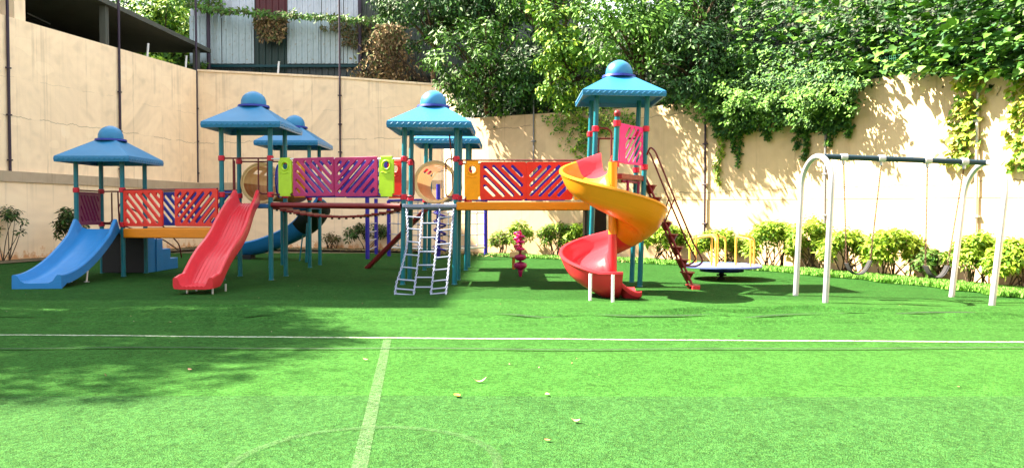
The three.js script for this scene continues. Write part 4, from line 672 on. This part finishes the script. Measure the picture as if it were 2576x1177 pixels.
const leafMat = new THREE.MeshPhysicalMaterial({ color: 0xffffff, roughness: .55, side: THREE.DoubleSide, transmission: .16, thickness: 0, specularIntensity: .3 });
const shrubMat = new THREE.MeshPhysicalMaterial({ color: 0xffffff, roughness: .55, side: THREE.DoubleSide, transmission: .35, thickness: 0, specularIntensity: .3 });
const dryMat = new THREE.MeshStandardMaterial({ color: 0xffffff, roughness: .9, side: THREE.DoubleSide });
const barkMat = new THREE.MeshStandardMaterial({ color: new THREE.Color().setRGB(.10, .07, .045), roughness: .95, map: soilTex });
const _m = new THREE.Matrix4(), _x = V(), _y = V(), _z = V(), _c = new THREE.Color();
// samples: {p, n, s}; colours: list of linear [r, g, b]
function foliage(name, parent, samples, shape, size, colors, mat = leafMat, up = .45, face = 1) {
  const base = parent ? rootOf(parent).position : V(0, 0, 0), im = shade(new THREE.InstancedMesh(leafShape[shape], mat, samples.length));
  samples.forEach((q, i) => {
    _z.set(gauss(), gauss() + .1, gauss()).multiplyScalar(.75).addScaledVector(q.n, face).add(V(0, up, 0)).normalize();     // face
    _y.set(gauss() * .8, -.35 + gauss() * .8, gauss() * .8).addScaledVector(q.n, .55); _y.addScaledVector(_z, -_y.dot(_z)).normalize(); _x.crossVectors(_y, _z);
    const s = size * (q.s ?? 1) * rr(.45, 1.5);
    _m.makeBasis(_x, _y, _z); _m.scale(V(s, s, s)); _m.setPosition(q.p.x - base.x, q.p.y - base.y, q.p.z - base.z); im.setMatrixAt(i, _m);
    const c = colors[Math.floor(rnd() * colors.length)], v = rr(.75, 1.25); im.setColorAt(i, _c.setRGB(c[0] * v, c[1] * v, c[2] * v));
  });
  im.name = name; im.userData.kind = 'stuff'; (parent ?? scene).add(im); return im;
}
const ballN = () => { const v = V(gauss(), gauss(), gauss()); return v.lengthSq() < 1e-6 ? V(0, 1, 0) : v.normalize(); };
// crown made of clumps: centre, radii, number of clumps, leaves per clump, clump radius
function clumps(c, R, n, per, cr, out = [], centres = []) {
  for (let i = 0; i < n; i++) { const d = ballN(), k = Math.pow(rnd(), .4), q = V(c.x + d.x * R.x * k, c.y + d.y * R.y * k, c.z + d.z * R.z * k), r = cr * rr(.6, 1.35); centres.push(q);
    for (let j = 0; j < per; j++) { const e = ballN(), rad = r * Math.pow(rnd(), .35); out.push({ p: V(q.x + e.x * rad, q.y + e.y * rad * .75, q.z + e.z * rad), n: e.clone().multiplyScalar(.6).addScaledVector(d, .4).normalize() }); } }
  return [out, centres];
}
function tree(name, label, base, c, R, n, per, cr, shape, size, colors, group, trunkR = .14) {
  const t = thing(name, label, 'tree', base.clone(), group), [s, cs] = clumps(c, R, n, per, cr);
  const g = [], fork = base.clone().lerp(c, .55); g.push(tubeOf(smooth([base.clone(), base.clone().lerp(fork, .5).add(V(rr(-.15, .15), 0, rr(-.15, .15))), fork], 8), (u) => trunkR * (1 - .45 * u), 9));
  cs.slice(0, 26).forEach((q) => g.push(tubeOf(smooth([fork.clone(), fork.clone().lerp(q, .5).add(V(0, .25, 0)), q], 6), (u) => trunkR * .45 * (1 - .8 * u) + .006, 5)));
  part('trunk', join(g), barkMat, t); foliage('crown', t, s, shape, size, colors); return t;
}
const G = { black: [.008, .02, .007], dark: [.012, .034, .009], mid: [.048, .130, .020], deep: [.026, .085, .024], fresh: [.10, .23, .026], lime: [.26, .40, .03], yel: [.30, .30, .035], olive: [.09, .11, .03], brown: [.12, .075, .03], tan: [.3, .2, .09] };
// outside the frame at the left: the tree whose shade falls across the turf
tree('shade_tree', 'broad tree outside the picture at the left, shading the turf', V(-18.4, 0, -13.6), V(-17.7, 13.0, -12.9), V(3.4, 2.2, 3.5), 120, 180, .95, 'oval', .24, [G.mid, G.dark], undefined, .22);
// behind the carport
tree('bright_tree', 'bright green sunlit tree behind the open shed roof', V(-24, 7.6, -51), V(-23.2, 13.2, -51), V(3.6, 3.0, 2.5), 70, 170, .9, 'oval', .34, [G.fresh, G.lime, G.mid], undefined, .2);
tree('dark_tree', 'dark green tree far behind the sheds at upper left', V(-27, 8, -58), V(-26, 15, -57), V(5.5, 3.6, 3), 90, 140, 1.2, 'oval', .4, [G.dark, G.mid, G.deep], undefined, .25);
tree('shed_bush', 'small leafy bush under the end of the open shed roof', V(-16.5, 8, -38.2), V(-16.3, 8.95, -37.9), V(.9, .45, .5), 14, 70, .3, 'oval', .16, [G.olive, G.fresh, G.mid], undefined, .04);
// trees above the right wall
const onHill = (x, y, d) => at(x, y, d);
function wallTree(name, label, px, py, d, rx, ry, n, per, cr, shape, size, cols, off = 1) { const c = at(px, py, d), w = wallAt(px, RW, -.9) ?? V(c.x, 0, -34), base = V(w.x, (w.h ?? 7.4) - .4, w.z); return tree(name, label, base, c, V(rx, ry, rx * .8), n, per, cr, shape, size, cols, 'trees growing above the right wall', .13); }
wallTree('leafy_tree', 'dark leafy tree drooping over the corner of the back wall', 1205, 165, 29.5, 2.0, 2.0, 64, 80, .46, 'oval', .2, [G.dark, G.mid, G.mid, G.fresh]);
wallTree('leafy_tree', 'shadowy tree high above the corner, its top cut by the picture edge', 1090, 20, 33.5, 2.6, 1.7, 70, 100, .65, 'oval', .2, [G.dark, G.deep, G.mid]);
wallTree('leafy_tree', 'bright green drooping tree left of the tallest blue roof', 1425, 120, 27.4, 1.35, 2.3, 60, 85, .42, 'fine', .15, [G.mid, G.fresh, G.fresh, G.lime]);
wallTree('leafy_tree', 'feathery green tree at the top centre above the tallest blue roof', 1600, 75, 25.9, 2.5, 1.5, 72, 90, .6, 'fine', .15, [G.mid, G.fresh, G.fresh]);
wallTree('leafy_tree', 'dark tree in shade just right of the tallest blue roof', 1745, 170, 24.6, 1.5, 1.7, 60, 100, .5, 'oval', .16, [G.dark, G.mid, G.deep]);
wallTree('leafy_tree', 'dark tree filling the gap above the left end of the right wall', 1330, 195, 29.0, 1.3, 1.3, 30, 75, .45, 'oval', .18, [G.dark, G.deep, G.mid]);
wallTree('leafy_tree', 'shaded tree crown at the top edge between the shed and the bright drooping tree', 1215, 20, 33.0, 2.2, 1.5, 60, 110, .6, 'oval', .2, [G.dark, G.deep, G.mid]);
wallTree('leafy_tree', 'tree crown cut by the top edge above the bright drooping tree', 1370, -25, 30.5, 2.2, 1.3, 60, 110, .6, 'oval', .18, [G.mid, G.deep, G.fresh]);
wallTree('leafy_tree', 'tree crown cut by the top edge right of the top centre', 1730, 0, 27.5, 2.4, 1.6, 70, 110, .6, 'fine', .15, [G.mid, G.deep, G.dark]);
// leaf cover on the slope
{ const s = []; for (let i = 0; i < 60000; i++) { const S = 5 + rnd() * 6, t = 13 * Math.pow(rnd(), 1.2), { q, o } = hillAt(S, t); const b = fbm(q.x * .45, q.z * .45 + q.y * .4, 3, 3); q.y += Math.max(0, .4 + 1.6 * b) * rnd(); s.push({ p: q.addScaledVector(o, -.3 * rnd()), n: o.clone().negate() }); }
  tag(foliage('shrub_cover', null, s, 'oval', .24, [G.black, G.dark, G.dark, G.deep]), 'dense dark green shrubs covering the slope above the right wall', 'shrubs', null, 'stuff'); }
// creeper: patch in picture coordinates lying over the wall top and hanging down it
function creeper(name, label, n, pick, shape, size, cols, opt = {}) {
  const s = []; let guard = 0;
  while (s.length < n && guard++ < n * 8) { const r = pick(); if (!r) continue; const [x, y] = r, w = wallAt(x, RW, 0); if (!w) continue;
    const probe = at(x, y, -w.z), above = probe.y - w.h;
    const bulge = .18 + (opt.bulge ?? .7) * Math.max(0, .5 + fbm(x / 90, y / 70, opt.k ?? 2, 3)) * (above > -.2 ? 1 : Math.max(.15, 1 + above * .6));
    const off = above > 0 ? bulge - above * (opt.slope ?? .55) : bulge; const p = wallAt(x, RW, Math.max(.04, 0) ); const q = at(x, y, Math.max(3, -w.z - off * .85 + (above > 0 ? 0 : 0)));
    q.addScaledVector(w.n, -rnd() * (opt.depth ?? .5) * (above > 0 ? 1 : .35)); s.push({ p: q, n: w.n.clone().add(V(0, .25, 0)).normalize() }); }
  return tag(foliage(name, null, s, shape, size, cols, leafMat, opt.up, opt.face), label, 'creeper', null, 'stuff');
}
const inBlob = (blobs) => () => { const b = blobs[Math.floor(rnd() * blobs.length)], a = rnd() * 6.283, r = Math.sqrt(rnd()); return [b[0] + b[2] * r * Math.cos(a), b[1] + b[3] * r * Math.sin(a)]; };
const clumpy = (f, k, thr) => () => { const r = f(); return fbm(r[0] / 26, r[1] / 22, k, 3) > thr ? r : null; };
creeper('heart_leaf_creeper', 'broad creeper with large heart-shaped leaves across the top right', 4600, clumpy(() => [rr(1830, 2640), rr(-40, 190) + 0], 4, -.02), 'heart', .19, [G.mid, G.mid, G.fresh, G.fresh, G.deep], { bulge: 1.5, k: 2, up: 1.0, face: .35, depth: .9 });
creeper('small_leaf_creeper', 'small-leaved creeper cascading over the wall right of the tallest tower', 19000, clumpy(inBlob([[1960, 210, 190, 100], [1900, 255, 140, 70], [2040, 250, 110, 75], [1820, 190, 90, 90], [1830, 280, 50, 70], [2080, 275, 55, 60], [1850, 210, 130, 70], [2050, 200, 120, 50], [1790, 190, 60, 60], [2050, 240, 60, 60]]), 7, -.17), 'fine', .1, [G.mid, G.deep, G.fresh, G.deep], { bulge: 1.6, k: 5, depth: .9 });
creeper('hanging_creeper', 'light green creeper hanging below the bright drooping tree', 2600, clumpy(inBlob([[1440, 300, 60, 80], [1470, 350, 35, 70], [1420, 270, 70, 60], [1530, 300, 70, 40]]), 3, -.1), 'fine', .1, [G.fresh, G.lime, G.mid], { bulge: .5, k: 8 });
creeper('hanging_creeper', 'long thin yellow-green creeper strand above the merry-go-round', 520, () => { const y = rr(270, 465); return [1808 + 14 * gauss() * (1 - (y - 270) / 260) + 6 * Math.sin(y / 25), y]; }, 'fine', .1, [G.lime, G.fresh, G.yel], { bulge: .25 });
creeper('hanging_creeper', 'yellow leafy creeper hanging on the sunlit wall above the swings', 460, clumpy(() => { const y = rr(150, 415), c = 2440 - (y - 170) * .16; return [c + 34 * gauss(), y]; }, 11, -.12), 'heart', .14, [G.lime, G.yel, G.fresh], { bulge: .3 });
creeper('hanging_creeper', 'yellowing creeper at the right edge of the picture', 420, clumpy(() => [rr(2530, 2625), rr(150, 430)], 13, -.1), 'heart', .14, [G.lime, G.yel, G.fresh], { bulge: .35 });
creeper('dapple_spray', 'feathery green bough above the roundabout, with sprays added towards the left swing arch to dapple the wall with shade', 3000, clumpy(inBlob([[1790, 250, 80, 60], [1860, 270, 90, 60], [1960, 270, 110, 60], [2070, 255, 80, 55]]), 21, -.02), 'fine', .12, [G.mid, G.fresh, G.fresh], { bulge: 2.6, k: 9, depth: 1.0 });  // extra sprays added beyond the bough to cast dappled shade on the wall
{ const ST = [[1795, 230, 345, 16], [1838, 260, 385, 20], [1880, 250, 335, 22], [1925, 260, 350, 24], [1960, 260, 325, 18], [2003, 250, 375, 20], [2040, 250, 330, 20], [2085, 240, 365, 20], [2128, 230, 345, 18], [1860, 250, 420, 7], [2022, 300, 400, 6]];
  creeper('hanging_creeper', 'ragged green creeper strands below the small-leaved creeper above the left swing arch', 5200, () => { const [x, y0, y1, w] = ST[Math.floor(rnd() * ST.length)], t = Math.pow(rnd(), 1.25); return [x + w * (1.15 - t) * gauss() + 5 * Math.sin(t * 5 + x), y0 + (y1 - y0) * t]; }, 'fine', .1, [G.mid, G.deep, G.fresh], { bulge: .5, k: 5, depth: .5 }); }
// vines on the corrugated shed
function vine(label, n, pick, shape, size, cols, dz, mat, cat = 'vine') { const s = []; while (s.length < n) { const r = pick(); if (!r) continue; s.push({ p: at(r[0], r[1], SD - dz - .25 * rnd()), n: V(0, 0, 1) }); } return tag(foliage('climbing_vine', null, s, shape, size, cols, mat), label, cat, null, 'stuff'); }
const cableY = (x) => x < 520 ? 8 + (x - 470) * .32 : x < 640 ? 24 + (x - 520) * .06 : x < 760 ? 31 + (x - 640) * .075 : 40 + (x - 760) * .057;
vine('green vine running along the cable across the corrugated shed', 1500, () => { const x = rr(470, 1000); return [x, cableY(x) + gauss() * 7 - 1 + 5 * fbm(x / 30, 1, 2)]; }, 'oval', .2, [G.fresh, G.mid, G.olive], .9, leafMat);
vine('thick green vine on the upper left corner of the corrugated shed', 500, () => { const x = rr(476, 560); return [x, rr(-20, 14 + (x - 470) * .2)]; }, 'oval', .2, [G.olive, G.mid, G.fresh], .4, leafMat);
vine('dry brown vine hanging over the dark green sheet', 900, () => { const x = rr(640, 722), y = 40 + 62 * Math.pow(rnd(), 1.4); return Math.abs(x - 681) / 48 + (y - 40) / 95 < 1.2 ? [x, y] : null; }, 'oval', .2, [G.brown, G.tan, G.brown, G.olive], .3, dryMat);
vine('thin grey-green vine film on the right part of the corrugated shed', 1500, () => { const x = rr(724, 940), y = rr(44, 160); return fbm(x / 40, y / 40, 5, 3) + (x - 880) / 300 - (y - 60) / 260 > -.12 ? [x, y] : null; }, 'oval', .15, [G.olive, [.1, .11, .06], G.brown], .12, dryMat);
vine('bushy green vine column at the right end of the corrugated shed', 900, () => { const y = rr(-20, 120); return [968 + 16 * gauss() + 8 * Math.sin(y / 20), y]; }, 'oval', .22, [G.fresh, G.mid, G.deep], 1.1, leafMat);
vine('dry brown twiggy vine heap on the right end of the back wall', 2400, () => { const y = rr(60, 212), x = 985 - (y - 60) * .15 + gauss() * (28 + (y - 60) * .3); return [x, y]; }, 'oval', .2, [G.brown, G.tan, G.olive, G.brown], 1.6, dryMat);
{ const g = []; for (let i = 0; i < 46; i++) { const x = rr(910, 1080), a = at(x, 205, SD - 1.8), b = at(970 + rr(-30, 40), rr(60, 120), SD - 1.5); g.push(tubeOf(smooth([a, a.clone().lerp(b, .5).add(V(rr(-.4, .4), rr(-.2, .4), rr(-.2, .3))), b], 6), .018, 4)); } tag(solo('twigs', join(g), barkMat, 'brown bare stems leaning against the right end of the shed', 'stems', null), 'brown bare stems leaning against the right end of the shed', 'stems'); }
// green net panel above the right wall
{ const a = wallAt(2205, RW, -.1), b = wallAt(2330, RW, -.1), n = thing('green_net', 'torn piece of green netting standing on the right wall', 'netting', a.clone().setY(a.h)), g = []; const P = (u, v) => a.clone().lerp(b, u).setY(a.h + (b.h - a.h) * u + v);
  for (let i = 0; i <= 26; i++) g.push(rod(P(i / 26, 0), P(i / 26, .55), .006, .006, 4)); for (let j = 0; j <= 8; j++) g.push(rod(P(0, j * .068), P(1, j * .068), .006, .006, 4)); const m = part('mesh', join(g), new THREE.MeshStandardMaterial({ color: 0x0f6a4a, roughness: .7 }), n); m.userData.kind = 'stuff'; }
// hedge shrubs along the walls
function shrub(label, x, d, w, h, cols, dens = 1, legs = 5, group = 'clipped shrubs along the foot of the right wall') {
  const c = at(x, 600, d).setY(0), t = thing('shrub', label, 'shrub', c.clone(), group), s = [], g = [];
  const n = Math.round(46 * dens * w), cs = []; for (let i = 0; i < n; i++) { const u = rr(-.5, .5), v = Math.pow(rnd(), .6), q = V(c.x + u * w, h * (.42 + .5 * v) * (1 - .3 * (2 * u) ** 2), c.z + rr(-.28, .3)); cs.push(q); for (let j = 0; j < 42; j++) { const e = ballN(), r = .17 * Math.pow(rnd(), .4); s.push({ p: V(q.x + e.x * r, q.y + e.y * r * .8, q.z + e.z * r), n: e.clone().add(V(0, .6, .2)).normalize() }); } }
  for (let k = 0; k < legs; k++) { const b = V(c.x + rr(-.25, .25) * w, 0, c.z + rr(-.1, .1)); for (let m = 0; m < 3; m++) { const q = cs[Math.floor(rnd() * cs.length)]; g.push(tubeOf(smooth([b, b.clone().lerp(q, .5).add(V(rr(-.08, .08), .05, 0)), q], 5), (u) => .02 * (1 - .7 * u), 5)); } }
  part('stems', join(g), barkMat, t); foliage('leaves', t, s, 'oval', .135, cols, shrubMat, .7);
}
const HC = [G.fresh, G.lime, G.lime, G.lime, [.2, .3, .03]], HD = [G.mid, G.olive, G.fresh];
shrub('shrub behind the spiral slide and the step ladder', 1672, 25.2, 1.52, 1.3, HC);
shrub('low shrub directly behind the merry-go-round', 1822, 23.8, 1.95, 1.15, HC);
shrub('broad leafy shrub between the merry-go-round and the left swing arch', 1948, 22.1, 1.40, 1.45, HC, 1.2);
shrub('tall shrub behind the legs of the left swing arch', 2040, 21.2, 1.04, 1.6, HC);
shrub('leafy shrub behind the left swing seat', 2140, 20.0, 1.40, 1.25, HC);
shrub('wide shrub between the two swing seats', 2255, 18.7, 1.40, 1.3, HC);
shrub('shrub behind the right swing arch', 2470, 16.5, 1.04, 1.25, HC, 1.2);
shrub('shrub cut by the right edge of the picture', 2580, 15.5, 1.22, 1.15, HC, 1.2);
shrub('sparse low shrub under the right swing seat', 2350, 17.8, .7, .75, HD, .7);
shrub('pale sparse shrub under the right half of the orange bridge', 1400, 28.0, 1.3, 1.35, [G.olive, G.lime, G.fresh], .8);
shrub('bright shrub between the orange bridge and the red spiral', 1458, 27.6, 0.98, 1.35, HC, .8);
shrub('small topiary shrub behind the magenta totem', 1306, 28.6, 0.79, 1.4, HC, .8, 2);
shrub('small low shrub beside the white rope net', 1262, 29.2, .75, .95, [G.olive, G.fresh, G.lime], .6, 3);
shrub('flat-topped dark shrub against the back wall left of the sloping beam', 925, 33.0, 1.9, 1.3, [G.dark, G.mid, G.olive], .45, 2, 'shaded shrubs along the left and back walls');
shrub('twiggy bare shrub against the back wall under the purple bridge', 835, 33.6, .9, .8, [G.olive, G.brown], .16, 4, 'shaded shrubs along the left and back walls');
shrub('round dark shrub behind the top of the blue slide', 172, 26.6, .9, 1.9, [G.dark, G.mid, G.olive], .9, 2, 'shaded shrubs along the left and back walls');
shrub('sparse sapling with flat tufts at the left edge of the picture', 14, 25.2, .9, 2.0, [G.mid, G.olive, G.dark], .3, 2, 'shaded shrubs along the left and back walls');
// strips of soil, litter and grass along the walls
{ const bandAt = (t, o) => { const i = Math.min(RW.length - 2, Math.floor(t)), f = t - i, a = RW[i], b = RW[i + 1], d = b.clone().sub(a), n = V(-d.z, 0, d.x).normalize(); return a.clone().lerp(b, f).addScaledVector(n, o); };
  const pos = [], uv = [], idx = []; const N = 60; for (let k = 0; k <= N; k++) for (const o of [.0, 1.15]) { const p = bandAt(k / N * (RW.length - 1), o); pos.push(p.x, .045, p.z); uv.push(p.x, p.z); } for (let k = 0; k < N; k++) { const a = k * 2; idx.push(a, a + 2, a + 1, a + 1, a + 2, a + 3); }
  const g = new THREE.BufferGeometry(); g.setAttribute('position', new THREE.Float32BufferAttribute(pos, 3)); g.setAttribute('uv', new THREE.Float32BufferAttribute(uv, 2)); g.setIndex(idx); g.computeVertexNormals(); struct('planting_bed', g, soilMat);
  const gs = []; for (const [a, b, w] of [[WA, WB, 1.6], [WB, WC, 1.8], [WC, RW[0], 1.5]]) gs.push((() => { const d = b.clone().sub(a), n = V(-d.z, 0, d.x).normalize(), q = [a, b, b.clone().addScaledVector(n, w), a.clone().addScaledVector(n, w)], h = new THREE.BufferGeometry(), P = []; for (const i of [0, 2, 1, 0, 3, 2]) P.push(q[i].x, .04 + gs.length * .004, q[i].z); h.setAttribute('position', new THREE.Float32BufferAttribute(P, 3)); h.setAttribute('uv', new THREE.Float32BufferAttribute(P.filter((_, i) => i % 3 !== 1), 2)); h.computeVertexNormals(); return h; })());
  struct('planting_bed', join(gs), soilMat);
  const grass = []; for (let i = 0; i < 60000; i++) { const t = 1.1 + rnd() * (RW.length - 2.2), o = .75 + 1.15 * rnd() + .12 * Math.sin(t * 9), p = bandAt(t, o); p.y = .03; if (t < 1.9 && rnd() > .35 + (t - 1.1) * .6) continue; grass.push(p); }
  const im = shade(new THREE.InstancedMesh(leafShape.blade, new THREE.MeshStandardMaterial({ roughness: .7, side: THREE.DoubleSide }), grass.length)); grass.forEach((p, i) => { const a = rnd() * 6.283, h = rr(.04, .11), w = rr(.6, 1.2); _m.makeRotationY(a); _m.scale(V(w, h, h)); _m.setPosition(p); im.setMatrixAt(i, _m); const v = rr(.7, 1.3); im.setColorAt(i, _c.setRGB(.10 * v, .27 * v, .02 * v)); });
  im.name = 'grass_strip'; scene.add(im); tag(im, 'bright green grass strip in front of the shrubs at the right', 'grass', null, 'stuff');
  const dry = []; for (let i = 0; i < 3200; i++) { const p = rnd() < .55 ? bandAt(rr(.1, 2.2), rr(.3, 2.1)) : WB.clone().lerp(WC, rnd()).add(V(0, 0, rr(.3, 2.0))); p.y = .05 + .03 * rnd(); dry.push({ p, n: V(0, 1, 0) }); }
  const bits = []; for (let i = 0; i < 90; i++) { const p = V(rr(-13, 7), 0, rr(-17, -6)); p.y = lift(p.x, p.z) + .025; bits.push({ p, n: V(0, 1, 0), s: rr(.5, 1.2) }); }
  tag(foliage('leaf_litter', null, bits, 'oval', .035, [G.tan, G.brown, [.4, .34, .22]], dryMat), 'tiny dry leaf crumbs scattered over the turf', 'leaf litter', null, 'stuff');
  tag(foliage('leaf_litter', null, dry, 'oval', .11, [G.tan, G.brown, G.olive, [.25, .22, .08]], dryMat), 'dry leaf litter along the foot of the walls', 'leaf litter', null, 'stuff');
}
renderer.render(scene, camera);
